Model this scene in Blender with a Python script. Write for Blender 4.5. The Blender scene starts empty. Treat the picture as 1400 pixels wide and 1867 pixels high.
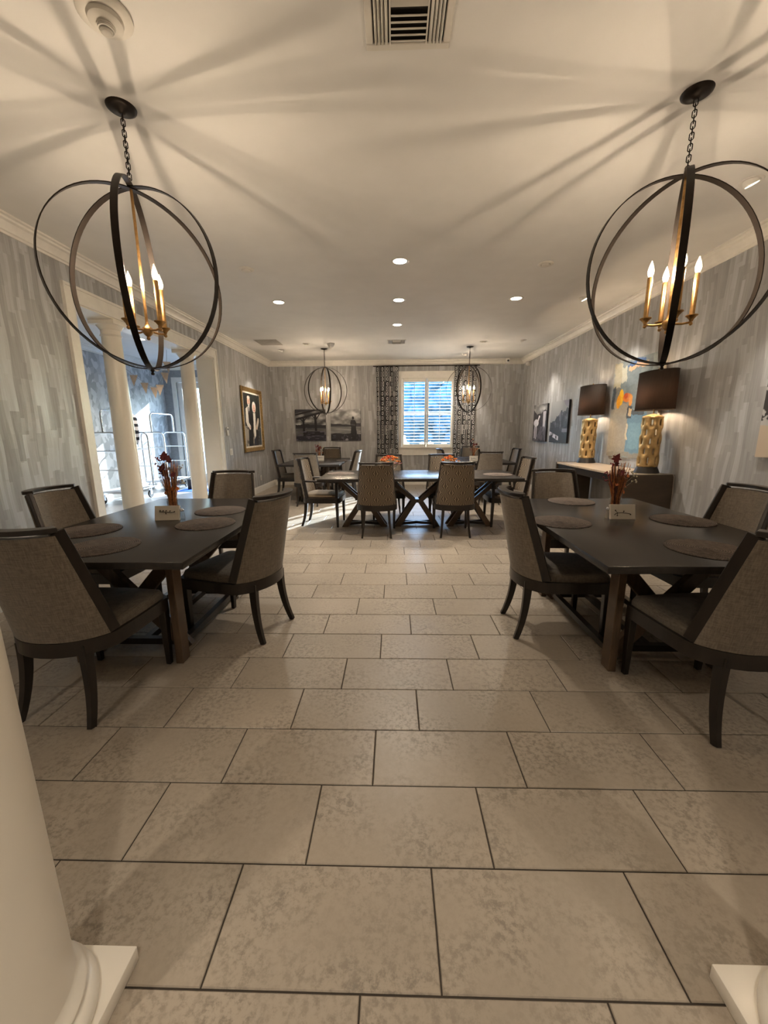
import bpy, bmesh, math, random
import numpy as np
from mathutils import Vector, Matrix

random.seed(7)
PI = math.pi
scene = bpy.context.scene
COL = scene.collection

# ------------------------------------------------------------------ camera
def setup_camera():
    f, p, yw, rl, H = 722.05, 0.203756, 0.0258219, -0.00676466, 1.375
    cy, sy = math.cos(yw), math.sin(yw)
    cp, sp = math.cos(p), math.sin(p)
    cr, sr = math.cos(rl), math.sin(rl)
    Rz = Matrix(((cy, sy, 0), (-sy, cy, 0), (0, 0, 1)))
    T = Matrix(((1, 0, 0), (0, -sp, -cp), (0, cp, -sp)))
    Ro = Matrix(((cr, -sr, 0), (sr, cr, 0), (0, 0, 1)))
    M = Ro @ T @ Rz
    right, down, fwd = Vector(M[0]), Vector(M[1]), Vector(M[2])
    cam = bpy.data.cameras.new('camera')
    cam.sensor_fit = 'HORIZONTAL'
    cam.sensor_width = 36.0
    cam.lens = f * 36.0 / 1400.0
    cam.clip_start = 0.02
    o = bpy.data.objects.new('camera', cam)
    mw = Matrix.Identity(4)
    for i in range(3):
        mw[i][0] = right[i]; mw[i][1] = -down[i]; mw[i][2] = -fwd[i]
    mw[0][3], mw[1][3], mw[2][3] = 0, 0, H
    o.matrix_world = mw
    COL.objects.link(o)
    scene.camera = o
setup_camera()

# ------------------------------------------------------------------ sky, sun, exposure
SUN_DIR = Vector((-.51 * math.cos(math.radians(24.1)), -.86 * math.cos(math.radians(24.1)), -math.sin(math.radians(24.1))))
world = bpy.data.worlds.new('sky')
scene.world = world
world.use_nodes = True
wn = world.node_tree.nodes
sky = wn.new('ShaderNodeTexSky')
sky.sky_type = 'NISHITA'
sky.sun_disc = False
sky.sun_elevation = math.radians(24.1)
sky.sun_rotation = math.atan2(.51, .86)
wb = wn.new('ShaderNodeMixRGB'); wb.blend_type = 'MULTIPLY'; wb.inputs[0].default_value = 1.0
wb.inputs[2].default_value = (.72, .93, 1.12, 1)          # daylight seen with a lamp-light white balance
world.node_tree.links.new(sky.outputs[0], wb.inputs[1])
world.node_tree.links.new(wb.outputs[0], wn['Background'].inputs[0])
wn['Background'].inputs[1].default_value = 1.15
sun = bpy.data.lights.new('sun', 'SUN')
sun.energy = 17.0
sun.angle = math.radians(0.6)
sun.color = (0.86, 0.94, 1.0)
so = bpy.data.objects.new('sun', sun)
so.rotation_euler = SUN_DIR.to_track_quat('-Z', 'Y').to_euler()
so.location = (4, 14, 6)
COL.objects.link(so)
scene.view_settings.view_transform = 'Standard'
scene.view_settings.look = 'None'
scene.view_settings.gamma = 1.0
scene.view_settings.use_curve_mapping = False
scene.view_settings.exposure = 0.95
scene.cycles.use_denoising = True
scene.cycles.max_bounces = 8
scene.cycles.diffuse_bounces = 5
scene.cycles.glossy_bounces = 4
scene.cycles.transmission_bounces = 6
scene.cycles.sample_clamp_indirect = 4.0
scene.cycles.caustics_reflective = False
scene.cycles.caustics_refractive = False

BULB_COL = (1.0, 0.78, 0.55)
BULB_STR = 1950.0
DOWN_COL = (1.0, 0.89, 0.75)
DOWN_W = 20.0
SPOT_W = 12.0
LAMP_STR = 230.0

# ------------------------------------------------------------------ materials
def lin(c):
    return tuple(((x / 255) / 12.92 if x / 255 <= .04045 else ((x / 255 + .055) / 1.055) ** 2.4) for x in c)

class NT:
    def __init__(s, name):
        s.m = bpy.data.materials.new(name); s.m.use_nodes = True
        s.t = s.m.node_tree; s.b = s.t.nodes['Principled BSDF']
    def n(s, t, **k):
        x = s.t.nodes.new('ShaderNode' + t)
        for a, v in k.items(): setattr(x, a, v)
        return x
    def l(s, a, b): s.t.links.new(a, b)
    def val(s, node, i, v):
        if isinstance(v, (int, float, tuple)): node.inputs[i].default_value = v
        else: s.l(v, node.inputs[i])
    def math(s, op, a, b=None, c=None):
        x = s.n('Math', operation=op); s.val(x, 0, a)
        if b is not None: s.val(x, 1, b)
        if c is not None: s.val(x, 2, c)
        return x.outputs[0]
    def mix(s, f, a, b, mode='MIX'):
        x = s.n('MixRGB', blend_type=mode); s.val(x, 0, f)
        for i, v in ((1, a), (2, b)):
            if isinstance(v, tuple): x.inputs[i].default_value = (*v[:3], 1)
            else: s.l(v, x.inputs[i])
        return x.outputs[0]
    def ramp(s, f, stops, interp='LINEAR'):
        x = s.n('ValToRGB'); s.l(f, x.inputs[0]); r = x.color_ramp; r.interpolation = interp
        while len(r.elements) < len(stops): r.elements.new(.5)
        for e, (p, c) in zip(r.elements, stops):
            e.position = p; e.color = (*c, 1) if len(c) == 3 else c
        return x.outputs[0]
    def comb(s, x, y, z=0.0):
        c = s.n('CombineXYZ'); s.val(c, 0, x); s.val(c, 1, y); s.val(c, 2, z); return c.outputs[0]
    def sep(s, v):
        c = s.n('SeparateXYZ'); s.l(v, c.inputs[0]); return c.outputs
    def noise(s, v, scale, detail=3, rough=.55):
        x = s.n('TexNoise'); s.val(x, 'Scale', scale); x.inputs['Detail'].default_value = detail
        x.inputs['Roughness'].default_value = rough
        if v is not None: s.l(v, x.inputs['Vector'])
        return x.outputs
    def voro(s, v, scale, feature='F1', rnd=1.0):
        x = s.n('TexVoronoi', feature=feature); s.val(x, 'Scale', scale); x.inputs['Randomness'].default_value = rnd
        s.l(v, x.inputs['Vector']); return x.outputs
    def pos(s): return s.n('NewGeometry').outputs['Position']
    def obj(s): return s.n('TexCoord').outputs['Object']
    def bump(s, h, st=.2, d=.01):
        x = s.n('Bump'); x.inputs['Strength'].default_value = st; x.inputs['Distance'].default_value = d
        s.l(h, x.inputs['Height']); s.l(x.outputs[0], s.b.inputs['Normal'])
    def base(s, c): 
        if isinstance(c, tuple): s.b.inputs['Base Color'].default_value = (*c[:3], 1)
        else: s.l(c, s.b.inputs['Base Color'])
    def set(s, **k):
        for a, v in k.items():
            s.val(s.b, {'rough': 'Roughness', 'metal': 'Metallic', 'trans': 'Transmission Weight', 'ior': 'IOR',
                        'spec': 'Specular IOR Level', 'coat': 'Coat Weight', 'sheen': 'Sheen Weight', 'alpha': 'Alpha'}[a], v)

def plain(name, c, rough=.5, metal=0.0, var=.06, scale=12., bump=0.0, **k):
    t = NT(name)
    nz = t.noise(t.obj(), scale, 3)[0]
    d = tuple(max(0, x * (1 - var * 2)) for x in c); u = tuple(min(1, x * (1 + var * 2)) for x in c)
    t.base(t.ramp(nz, [(.3, d), (.7, u)])); t.set(rough=rough, metal=metal, **k)
    if bump: t.bump(nz, bump, .003)
    return t.m

def glow(name, c, strength):
    t = NT(name); t.base((.8, .8, .8))
    t.b.inputs['Emission Color'].default_value = (*c, 1); t.b.inputs['Emission Strength'].default_value = strength
    return t.m

M = {}
M['ceiling'] = plain('ceiling_paint', (.76, .75, .73), .8, var=.015, scale=3)
M['trim'] = plain('white_trim_paint', (.80, .77, .71), .35, var=.02)
M['column'] = plain('cream_column_paint', (.80, .75, .66), .3, var=.015, scale=3)

def wallpaper():
    t = NT('strip_wallpaper')
    x, y, z = t.sep(t.pos())
    u = t.math('ADD', x, y)
    wob = t.noise(t.comb(t.math('MULTIPLY', u, 2.0), t.math('MULTIPLY', z, .9)), 1.0, 1)[0]
    u2 = t.math('ADD', u, t.math('MULTIPLY', t.math('SUBTRACT', wob, .5), .22))
    def strips(nc, nz, salt):
        c_ = t.math('FLOOR', t.math('MULTIPLY', t.math('ADD', u2, salt), nc))
        w1 = t.n('TexWhiteNoise', noise_dimensions='2D'); t.l(t.comb(c_, salt), w1.inputs[0])
        r_ = t.math('FLOOR', t.math('ADD', t.math('MULTIPLY', z, t.math('ADD', nz, w1.outputs[0])), t.math('MULTIPLY', w1.outputs[0], 9.0)))
        w2 = t.n('TexWhiteNoise', noise_dimensions='3D'); t.l(t.comb(c_, r_, salt), w2.inputs[0])
        return w2.outputs[0]
    a = strips(16., 1.9, 3.3); b = strips(31., 2.3, 11.7)
    m = t.math('ADD', t.math('MULTIPLY', a, .6), t.math('MULTIPLY', b, .4))
    c = t.ramp(m, [(.22, (.30, .295, .293)), (.45, (.365, .36, .356)), (.60, (.42, .42, .422)), (.80, (.55, .57, .59))])
    st = t.noise(t.comb(t.math('MULTIPLY', u, 90.), t.math('MULTIPLY', z, 4.)), 1.0, 2)[0]
    c = t.mix(.40, c, t.ramp(st, [(.3, (.315, .311, .310)), (.7, (.455, .457, .463))]))
    t.base(c)
    t.set(rough=t.math('SUBTRACT', .62, t.math('MULTIPLY', b, .22)), metal=.15)
    t.bump(m, .25, .004)
    return t.m
M['wallpaper'] = wallpaper()

def hall_paper():
    t = NT('leaf_wallpaper')
    x, y, z = t.sep(t.pos()); u = t.math('ADD', x, y)
    v = t.voro(t.comb(t.math('MULTIPLY', u, 11.), t.math('MULTIPLY', z, 8.)), 1.0)
    a = t.sep(v['Color'])[0]
    t.base(t.ramp(a, [(.3, (.36, .37, .38)), (.5, (.50, .51, .52)), (.8, (.60, .61, .62))])); t.set(rough=.6)
    return t.m
M['hall_paper'] = hall_paper()
M['hall_wall'] = plain('grey_hall_paint', (.30, .31, .32), .6)
M['front_wall'] = plain('cream_front_wall', (.62, .58, .52), .8)

def tile_mat(name, light, mid, dark):
    t = NT(name)
    info = t.n('ObjectInfo'); rnd = info.outputs['Random']
    p = t.pos()
    off = t.n('VectorMath', operation='ADD'); t.l(p, off.inputs[0]); t.l(t.comb(t.math('MULTIPLY', rnd, 31.), t.math('MULTIPLY', rnd, 17.), t.math('MULTIPLY', rnd, 7.)), off.inputs[1])
    big = t.noise(off.outputs[0], 3.2, 4, .6)[0]
    fine = t.noise(off.outputs[0], 52., 6, .7)[0]
    c = t.ramp(t.noise(off.outputs[0], 1.6, 2)[0], [(.3, mid), (.7, light)])
    mask = t.math('MULTIPLY', t.ramp(big, [(.40, (0, 0, 0)), (.60, (1, 1, 1))]), t.ramp(fine, [(.47, (0, 0, 0)), (.60, (1, 1, 1))]))
    c = t.mix(t.math('MULTIPLY', mask, .58), c, dark)
    c = t.mix(t.math('MULTIPLY', t.ramp(fine, [(.35, (0, 0, 0)), (.7, (1, 1, 1))]), .18), c, dark)
    t.base(c); t.set(rough=t.math('ADD', .30, t.math('MULTIPLY', fine, .16)))
    t.bump(fine, .06, .002)
    return t.m
M['tile'] = tile_mat('stone_floor_tile', (.39, .330, .262), (.315, .265, .208), (.13, .112, .09))
M['hall_tile'] = tile_mat('grey_hall_tile', (.42, .41, .40), (.36, .35, .34), (.22, .21, .20))
M['grout'] = plain('dark_grout', (.035, .026, .018), .9)

def wood(name, dark, lite, rough=.3, sx=3., sy=40.):
    t = NT(name); x, y, z = t.sep(t.obj())
    g = t.noise(t.comb(t.math('MULTIPLY', x, sx), t.math('MULTIPLY', y, sy), t.math('MULTIPLY', z, sy * .2)), 1.0, 4)[0]
    t.base(t.ramp(g, [(.3, dark), (.7, lite)])); t.set(rough=rough)
    return t.m
M['espresso'] = wood('espresso_wood', (.010, .0068, .005), (.020, .0135, .0095), .3)
M['tabletop'] = wood('dark_table_top', (.022, .019, .0175), (.029, .025, .023), .27, 2., 26.)
M['tabletop'].node_tree.nodes['Principled BSDF'].inputs['Specular IOR Level'].default_value = .38
M['walnut'] = wood('walnut_leg_wood', (.055, .033, .018), (.11, .068, .038), .42)
M['console_wood'] = wood('brown_console_wood', (.045, .031, .020), (.075, .052, .034), .4)
M['console_top'] = wood('pale_console_top', (.42, .33, .24), (.55, .44, .33), .3)

def linen(name, a, b, s=260.):
    t = NT(name); x, y, z = t.sep(t.obj())
    w1 = t.noise(t.comb(t.math('MULTIPLY', x, s), t.math('MULTIPLY', y, s * .3), t.math('MULTIPLY', z, 24.)), 1.0, 2)[0]
    w2 = t.noise(t.comb(t.math('MULTIPLY', x, 24.), t.math('MULTIPLY', y, 24.), t.math('MULTIPLY', z, s)), 1.0, 2)[0]
    m = t.math('MULTIPLY', t.math('ADD', w1, w2), .5)
    t.base(t.ramp(m, [(.38, a), (.62, b)])); t.set(rough=.85, sheen=.15); t.bump(m, .35, .002)
    return t.m
M['linen'] = linen('brown_linen', (.128, .106, .082), (.22, .184, .144))
M['seat_linen'] = linen('brown_seat_linen', (.095, .079, .061), (.16, .134, .105))

def fan_fabric():
    # fan shaped bundles of pale lines on brown cloth
    t = NT('fan_patterned_fabric'); x, y, z = t.sep(t.obj())
    P = .15
    row = t.math('DIVIDE', z, .085)
    ri = t.math('FLOOR', row); rf = t.math('FRACT', row)
    par = t.math('MODULO', t.math('ABSOLUTE', ri), 2.0)
    tri = t.math('ABSOLUTE', t.math('SUBTRACT', par, rf))           # continuous zigzag 0..1 up the cloth
    ph = t.math('MULTIPLY', x, 2 * PI / P)
    amp = t.math('SUBTRACT', tri, .5)
    warp = t.math('MULTIPLY', t.math('MULTIPLY', t.math('MULTIPLY', t.math('ARCSINE', t.math('MULTIPLY', t.math('SINE', ph), .9999)), 2 / PI), amp), .048)
    q = t.math('FRACT', t.math('MULTIPLY', t.math('ADD', t.math('ADD', x, warp), 3.0), 54.))
    line = t.math('LESS_THAN', t.math('ABSOLUTE', t.math('SUBTRACT', q, .5)), .115)
    t.base(t.mix(line, (.078, .056, .038), (.33, .26, .175))); t.set(rough=.75, sheen=.1)
    t.bump(line, .15, .002)
    return t.m
M['fan'] = fan_fabric()

def placemat_mat():
    t = NT('woven_placemat'); x, y, z = t.sep(t.obj())
    r = t.math('SQRT', t.math('ADD', t.math('MULTIPLY', x, x), t.math('MULTIPLY', y, y)))
    ring = t.math('SINE', t.math('MULTIPLY', r, 2 * PI / .0105))
    ang = t.math('ARCTAN2', y, x)
    tw = t.math('SINE', t.math('ADD', t.math('MULTIPLY', ang, 90.), t.math('MULTIPLY', r, 300.)))
    nz = t.noise(t.obj(), 40., 3)[0]
    h = t.math('ADD', t.math('MULTIPLY', ring, .55), t.math('MULTIPLY', tw, .25))
    f = t.math('ADD', t.math('MULTIPLY', h, .40), nz)
    t.base(t.ramp(f, [(.25, (.034, .024, .018)), (.75, (.165, .122, .094))])); t.set(rough=.75)
    t.bump(h, .5, .003)
    return t.m
M['placemat'] = placemat_mat()

M['iron'] = plain('dark_bronze_iron', (.022, .016, .012), .42, .7, .1)
M['brass'] = plain('aged_brass', (.50, .30, .12), .32, .9, .12, 40)
M['gold'] = plain('gold_leaf_ceramic', (.62, .43, .20), .36, .7, .10, 14)
M['black'] = plain('black_lamp_base', (.018, .015, .013), .4)
M['chrome'] = plain('brushed_chrome', (.62, .64, .66), .22, 1.0, .04)
M['rubber'] = plain('black_rubber', (.015, .015, .016), .6)
M['white'] = plain('white_plastic', (.74, .72, .68), .35, var=.02)
M['vent'] = plain('vent_white_metal', (.70, .67, .61), .45, var=.02)
M['vent_dark'] = plain('vent_dark_inside', (.02, .017, .013), .8)
M['panel_grey'] = plain('speaker_grille_cloth', (.36, .34, .31), .8)
M['card'] = plain('cream_card', (.72, .66, .57), .6, var=.02)
M['twig'] = plain('twig_brown', (.028, .018, .012), .7)
M['bulb'] = glow('candle_bulb_lit', BULB_COL, BULB_STR)
def bulb_glass():
    t = NT('glowing_bulb_glass')
    tr = t.n('BsdfTransparent'); em = t.n('Emission'); em.inputs[0].default_value = (1, .80, .52, 1); em.inputs[1].default_value = 2.2
    ad = t.n('AddShader'); t.l(tr.outputs[0], ad.inputs[0]); t.l(em.outputs[0], ad.inputs[1]); t.l(ad.outputs[0], t.t.nodes['Material Output'].inputs['Surface'])
    return t.m
M['bulb_glass'] = bulb_glass()
M['lens'] = glow('downlight_lens_lit', (1, .86, .62), 9.0)
M['lens_spot'] = glow('spot_lens_lit', (1, .93, .70), 4.5)
M['lamp_bulb'] = glow('lamp_bulb_lit', (1.0, .74, .48), LAMP_STR)
M['blue_mat'] = plain('blue_door_mat', (.02, .10, .50), .8)
M['kraft'] = plain('kraft_paper_flag', (.55, .40, .28), .8)
M['string'] = plain('pale_string', (.4, .36, .3), .8)
M['cord'] = plain('grey_cord', (.25, .22, .19), .6)
M['cloth'] = plain('pale_grey_cloth', (.55, .53, .48), .9, var=.08, bump=.3)
M['green'] = plain('hedge_leaf', (.12, .20, .24), 1.0, var=.2, scale=6, spec=0.0)
M['bark'] = plain('tree_bark', (.06, .05, .045), .9, var=.3)
M['ground'] = plain('pale_pavement', (.13, .16, .18), 1.0, var=.1, scale=2)
M['leaf_red'] = plain('deep_red_leaf', (.13, .012, .014), .6, var=.2)
M['leaf_orange'] = plain('orange_leaf', (.50, .14, .03), .6, var=.2)
M['leaf_cream'] = plain('cream_leaf', (.62, .48, .34), .6, var=.15)
M['copper_stem'] = plain('copper_stem', (.60, .26, .11), .3, .6, .25, 60)
M['dark_stem'] = plain('dark_stem', (.08, .03, .02), .6)
M['berry'] = plain('red_berry', (.22, .02, .03), .35)
M['pale_berry'] = plain('pale_berry', (.68, .62, .45), .4)
M['orange_petal'] = plain('orange_petal', (.85, .27, .05), .6, var=.25, scale=25)
M['peach_petal'] = plain('peach_petal', (.80, .36, .12), .6, var=.2, scale=25)
M['red_petal'] = plain('rust_petal', (.60, .11, .03), .6, var=.25, scale=25)

def glass(name, c=(1, 1, 1), rough=.0, thin=True):
    t = NT(name)
    if thin:
        g = t.n('BsdfGlossy'); g.inputs['Roughness'].default_value = .02
        tr = t.n('BsdfTransparent'); tr.inputs[0].default_value = (*c, 1)
        mx = t.n('MixShader'); fr = t.n('LayerWeight'); fr.inputs[0].default_value = .12
        t.l(fr.outputs['Facing'], mx.inputs[0]); t.l(tr.outputs[0], mx.inputs[1]); t.l(g.outputs[0], mx.inputs[2])
        t.l(mx.outputs[0], t.t.nodes['Material Output'].inputs['Surface'])
    else:
        t.base(c); t.set(trans=1.0, rough=rough, ior=1.45)
    return t.m
M['pane'] = glass('window_pane_glass', (.93, .97, 1.0))
M['vase_glass'] = glass('clear_vase_glass', (.95, .93, .9))

def shade_mat():
    t = NT('brown_lamp_shade')
    nz = t.noise(t.comb(*[t.math('MULTIPLY', a, k) for a, k in zip(t.sep(t.obj()), (120., 120., 6.))]), 1.0, 2)[0]
    c = t.ramp(nz, [(.3, (.040, .028, .021)), (.7, (.060, .042, .032))])
    t.base(c); t.set(rough=.8)
    tl = t.n('BsdfTranslucent'); tl.inputs[0].default_value = (.16, .115, .09, 1)
    mx = t.n('MixShader'); mx.inputs[0].default_value = .34
    t.l(t.b.outputs[0], mx.inputs[1]); t.l(tl.outputs[0], mx.inputs[2])
    t.l(mx.outputs[0], t.t.nodes['Material Output'].inputs['Surface'])
    return t.m
M['shade'] = shade_mat()
M['shade_in'] = plain('cream_shade_lining', (.75, .66, .52), .7)

def curtain_mat():
    t = NT('ring_patterned_curtain')
    uv = t.n('UVMap').outputs[0]
    u, v, _ = t.sep(uv)
    cu = t.math('DIVIDE', u, .115); cv = t.math('DIVIDE', v, .115)
    iu = t.math('FLOOR', cu); iv = t.math('FLOOR', cv)
    fu = t.math('SUBTRACT', t.math('FRACT', cu), .5); fv = t.math('SUBTRACT', t.math('FRACT', cv), .5)
    r = t.math('SQRT', t.math('ADD', t.math('MULTIPLY', fu, fu), t.math('MULTIPLY', fv, fv)))
    ring = t.math('LESS_THAN', t.math('ABSOLUTE', t.math('SUBTRACT', r, .28)), .085)
    wn_ = t.n('TexWhiteNoise', noise_dimensions='2D'); t.l(t.comb(iu, iv), wn_.inputs[0])
    rn = wn_.outputs[0]
    sq = t.math('LESS_THAN', rn, .30)
    stripe = t.math('LESS_THAN', t.math('FRACT', t.math('MULTIPLY', cu, 2.)), .24)
    alt = t.math('MODULO', t.math('ABSOLUTE', iu), 2.0)
    pat = t.math('ADD', t.math('MULTIPLY', ring, t.math('SUBTRACT', 1.0, alt)), t.math('MULTIPLY', stripe, alt))
    c = t.mix(t.math('MINIMUM', pat, 1.0), t.mix(sq, (.028, .027, .027), (.42, .41, .40)), t.mix(sq, (.62, .61, .60), (.05, .048, .047)))
    t.base(c); t.set(rough=.8)
    return t.m
M['curtain'] = curtain_mat()

def zebra_mat():
    t = NT('zebra_stripe_cloth'); x, y, z = t.sep(t.obj())
    nz = t.noise(t.obj(), 5., 2)[0]
    s = t.math('SINE', t.math('ADD', t.math('MULTIPLY', z, 46.), t.math('MULTIPLY', nz, 5.)))
    t.base(t.mix(t.math('GREATER_THAN', s, .1), (.75, .72, .72), (.02, .02, .025))); t.set(rough=.8)
    return t.m
M['zebra'] = zebra_mat()

def print_mat():
    t = NT('printed_picture'); a = t.n('VertexColor', layer_name='Col'); t.base(a.outputs[0]); t.set(rough=.45)
    return t.m
M['print'] = print_mat()
M['canvas_edge'] = plain('dark_canvas_edge', (.02, .02, .025), .7)
M['gilt'] = plain('gilt_frame', (.42, .27, .10), .35, .7, .2, 40)
M['mat_board'] = plain('cream_mat_board', (.70, .64, .54), .8)

# ------------------------------------------------------------------ mesh helper
class MB:
    def __init__(s): s.v = []; s.f = []; s.uv = None
    def add(s, vs, fs):
        k = len(s.v); s.v += [tuple(v) for v in vs]; s.f += [tuple(i + k for i in f) for f in fs]; return s
    def box(s, c, d, rot=None):
        cx, cy, cz = c; hx, hy, hz = d[0] / 2, d[1] / 2, d[2] / 2
        vs = [Vector((x * hx, y * hy, z * hz)) for z in (-1, 1) for y in (-1, 1) for x in (-1, 1)]
        if rot is not None: vs = [rot @ v for v in vs]
        vs = [v + Vector(c) for v in vs]
        return s.add(vs, [(0, 2, 3, 1), (4, 5, 7, 6), (0, 1, 5, 4), (2, 6, 7, 3), (0, 4, 6, 2), (1, 3, 7, 5)])
    def span(s, x0, x1, y0, y1, z0, z1):
        return s.box(((x0 + x1) / 2, (y0 + y1) / 2, (z0 + z1) / 2), (x1 - x0, y1 - y0, z1 - z0))
    def loops(s, rings, cap0=True, cap1=True, closed=True, ringclosed=False):
        k = len(s.v); n = len(rings[0])
        for r in rings: s.v += [tuple(p) for p in r]
        m = len(rings); fs = []
        for i in range(m if ringclosed else m - 1):
            a = k + i * n; b = k + ((i + 1) % m) * n
            for j in range(n if closed else n - 1):
                jj = (j + 1) % n; fs.append((a + j, a + jj, b + jj, b + j))
        if not ringclosed and closed:
            if cap0: fs.append(tuple(k + j for j in reversed(range(n))))
            if cap1: fs.append(tuple(k + (m - 1) * n + j for j in range(n)))
        s.f += fs; return s
    def lathe(s, prof, seg=24, c=(0, 0, 0), cap=True, sx=1, sy=1):
        rings = [[(c[0] + r * sx * math.cos(2 * PI * j / seg), c[1] + r * sy * math.sin(2 * PI * j / seg), c[2] + z) for j in range(seg)] for r, z in prof]
        return s.loops(rings, cap, cap)
    def sweep(s, path, sec, up=None, closed=False, scales=None):
        """sec: 2D points (a along side, b along up)"""
        P = [Vector(p) for p in path]; n = len(P); rings = []
        prev = None
        for i in range(n):
            if closed: t = (P[(i + 1) % n] - P[i - 1])
            else: t = P[min(i + 1, n - 1)] - P[max(i - 1, 0)]
            t.normalize()
            if up is None: u = prev if prev is not None else (Vector((0, 0, 1)) if abs(t.z) < .9 else Vector((0, 1, 0)))
            else: u = Vector(up[i]) if isinstance(up, list) else Vector(up)
            u = u - t * u.dot(t)
            if u.length < 1e-5: u = t.orthogonal()
            u.normalize(); prev = u; w = t.cross(u)
            k = scales[i] if scales else 1
            rings.append([P[i] + w * (a * k) + u * (b * k) for a, b in sec])
        return s.loops(rings, ringclosed=closed)
    def tube(s, path, r, seg=8, closed=False, scales=None):
        return s.sweep(path, [(r * math.cos(2 * PI * j / seg), r * math.sin(2 * PI * j / seg)) for j in range(seg)], None, closed, scales)
    def bar(s, a, b, w, h, up=(0, 0, 1)):
        return s.sweep([a, b], [(-w / 2, -h / 2), (w / 2, -h / 2), (w / 2, h / 2), (-w / 2, h / 2)], up)
    def ball(s, c, r, seg=10, rings=6, sz=1.0):
        return s.lathe([(max(1e-4, r * math.sin(PI * i / rings)), -r * sz * math.cos(PI * i / rings)) for i in range(rings + 1)], seg, c)
    def build(s, name, mat, parent=None, smooth=35, bevel=0, bseg=2, loc=None):
        me = bpy.data.meshes.new(name); me.from_pydata(s.v, [], s.f); me.validate()
        bm = bmesh.new(); bm.from_mesh(me)
        bmesh.ops.recalc_face_normals(bm, faces=bm.faces)
        if bevel:
            ed = [e for e in bm.edges if len(e.link_faces) == 2 and e.calc_face_angle(0) > .5]
            bmesh.ops.bevel(bm, geom=ed, offset=bevel, segments=bseg, affect='EDGES', profile=.5)
        bm.to_mesh(me); bm.free()
        if smooth:
            me.shade_smooth(); me.set_sharp_from_angle(angle=math.radians(smooth))
        me.materials.append(M[mat] if isinstance(mat, str) else mat)
        o = bpy.data.objects.new(name, me); COL.objects.link(o)
        if parent is not None: o.parent = parent
        if loc is not None: o.location = loc
        return o

def empty(name, loc=(0, 0, 0), rz=0.0):
    o = bpy.data.objects.new(name, None); o.location = loc; o.rotation_euler = (0, 0, rz)
    o.empty_display_size = .1; COL.objects.link(o); return o
def tag(o, label=None, cat=None, group=None, kind=None):
    if label: o['label'] = label
    if cat: o['category'] = cat
    if group: o['group'] = group
    if kind: o['kind'] = kind
    return o
def copy_tree(o, parent=None):
    c = o.copy(); COL.objects.link(c)
    if parent is not None: c.parent = parent
    for ch in list(o.children): copy_tree(ch, c)
    return c
def structure(name, mb, mat, **k): return tag(mb.build(name, mat, **k), kind='structure')

# ------------------------------------------------------------------ room shell
XL, XR, YB, ZC = -3.08, 3.13, 10.15, 3.03
YF = -2.6
OY0, OY1, OZ = 4.05, 7.05, 2.60        # opening in the left wall
WX0, WX1, WZ0, WZ1 = .20, 1.46, .94, 2.61
XW = -3.35                             # hall side of the left wall
HX, HY = -5.95, 10.55                  # hall far wall, hall end wall

floor = structure('floor', MB().span(XW, XR + .15, YF, YB + .15, -.12, -.004), 'grout')
# tiles of the dining floor: thirds offset running bond
TW, TS, TD0, FR = .6077, .29607, .722, .193
cells = []
for i in range(-12, 33):
    y0 = TD0 + TS * i; y1 = y0 + TS
    fr = FR + .3325 * (i % 3)
    for k in range(-8, 8):
        x0 = (k + fr) * TW; x1 = x0 + TW
        a, b, c, d = max(x0, XL), min(x1, XR), max(y0, YF), min(y1, YB)
        if b - a < .02 or d - c < .02: continue
        cells.append((a + .0024, b - .0024, c + .0024, d - .0024))
def tile_mb(mb, x0, x1, y0, y1, ch=.0025, z=0.0, dep=.006):
    vs = [(x0, y0, z - dep), (x1, y0, z - dep), (x1, y1, z - dep), (x0, y1, z - dep),
          (x0, y0, z - ch), (x1, y0, z - ch), (x1, y1, z - ch), (x0, y1, z - ch),
          (x0 + ch, y0 + ch, z), (x1 - ch, y0 + ch, z), (x1 - ch, y1 - ch, z), (x0 + ch, y1 - ch, z)]
    fs = [(8, 9, 10, 11)]
    for j in range(4):
        jj = (j + 1) % 4
        fs += [(j, jj, 4 + jj, 4 + j), (4 + j, 4 + jj, 8 + jj, 8 + j)]
    mb.add(vs, fs)
def in_view(c):
    x, y = (c[0] + c[1]) / 2, (c[2] + c[3]) / 2
    return y > .25 and abs(x - .0) < .95 * y + .75
seen = sorted([c for c in cells if in_view(c)], key=lambda c: (c[2] ** 2 + ((c[0] + c[1]) / 2) ** 2))
single = seen[:300]; ss = set(single)
cache = {}
for c in single:
    w, d = round(c[1] - c[0], 4), round(c[3] - c[2], 4)
    if (w, d) not in cache:
        mb = MB(); tile_mb(mb, -w / 2, w / 2, -d / 2, d / 2)
        o = mb.build('tile', 'tile', floor, smooth=0); cache[(w, d)] = o
    else:
        o = cache[(w, d)].copy(); COL.objects.link(o)
    o.location = ((c[0] + c[1]) / 2, (c[2] + c[3]) / 2, random.uniform(-.0004, .0004))
mb = MB()
for c in cells:
    if c not in ss: tile_mb(mb, *c)
tag(mb.build('tile_field', 'tile', floor, smooth=0), kind='stuff')

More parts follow.
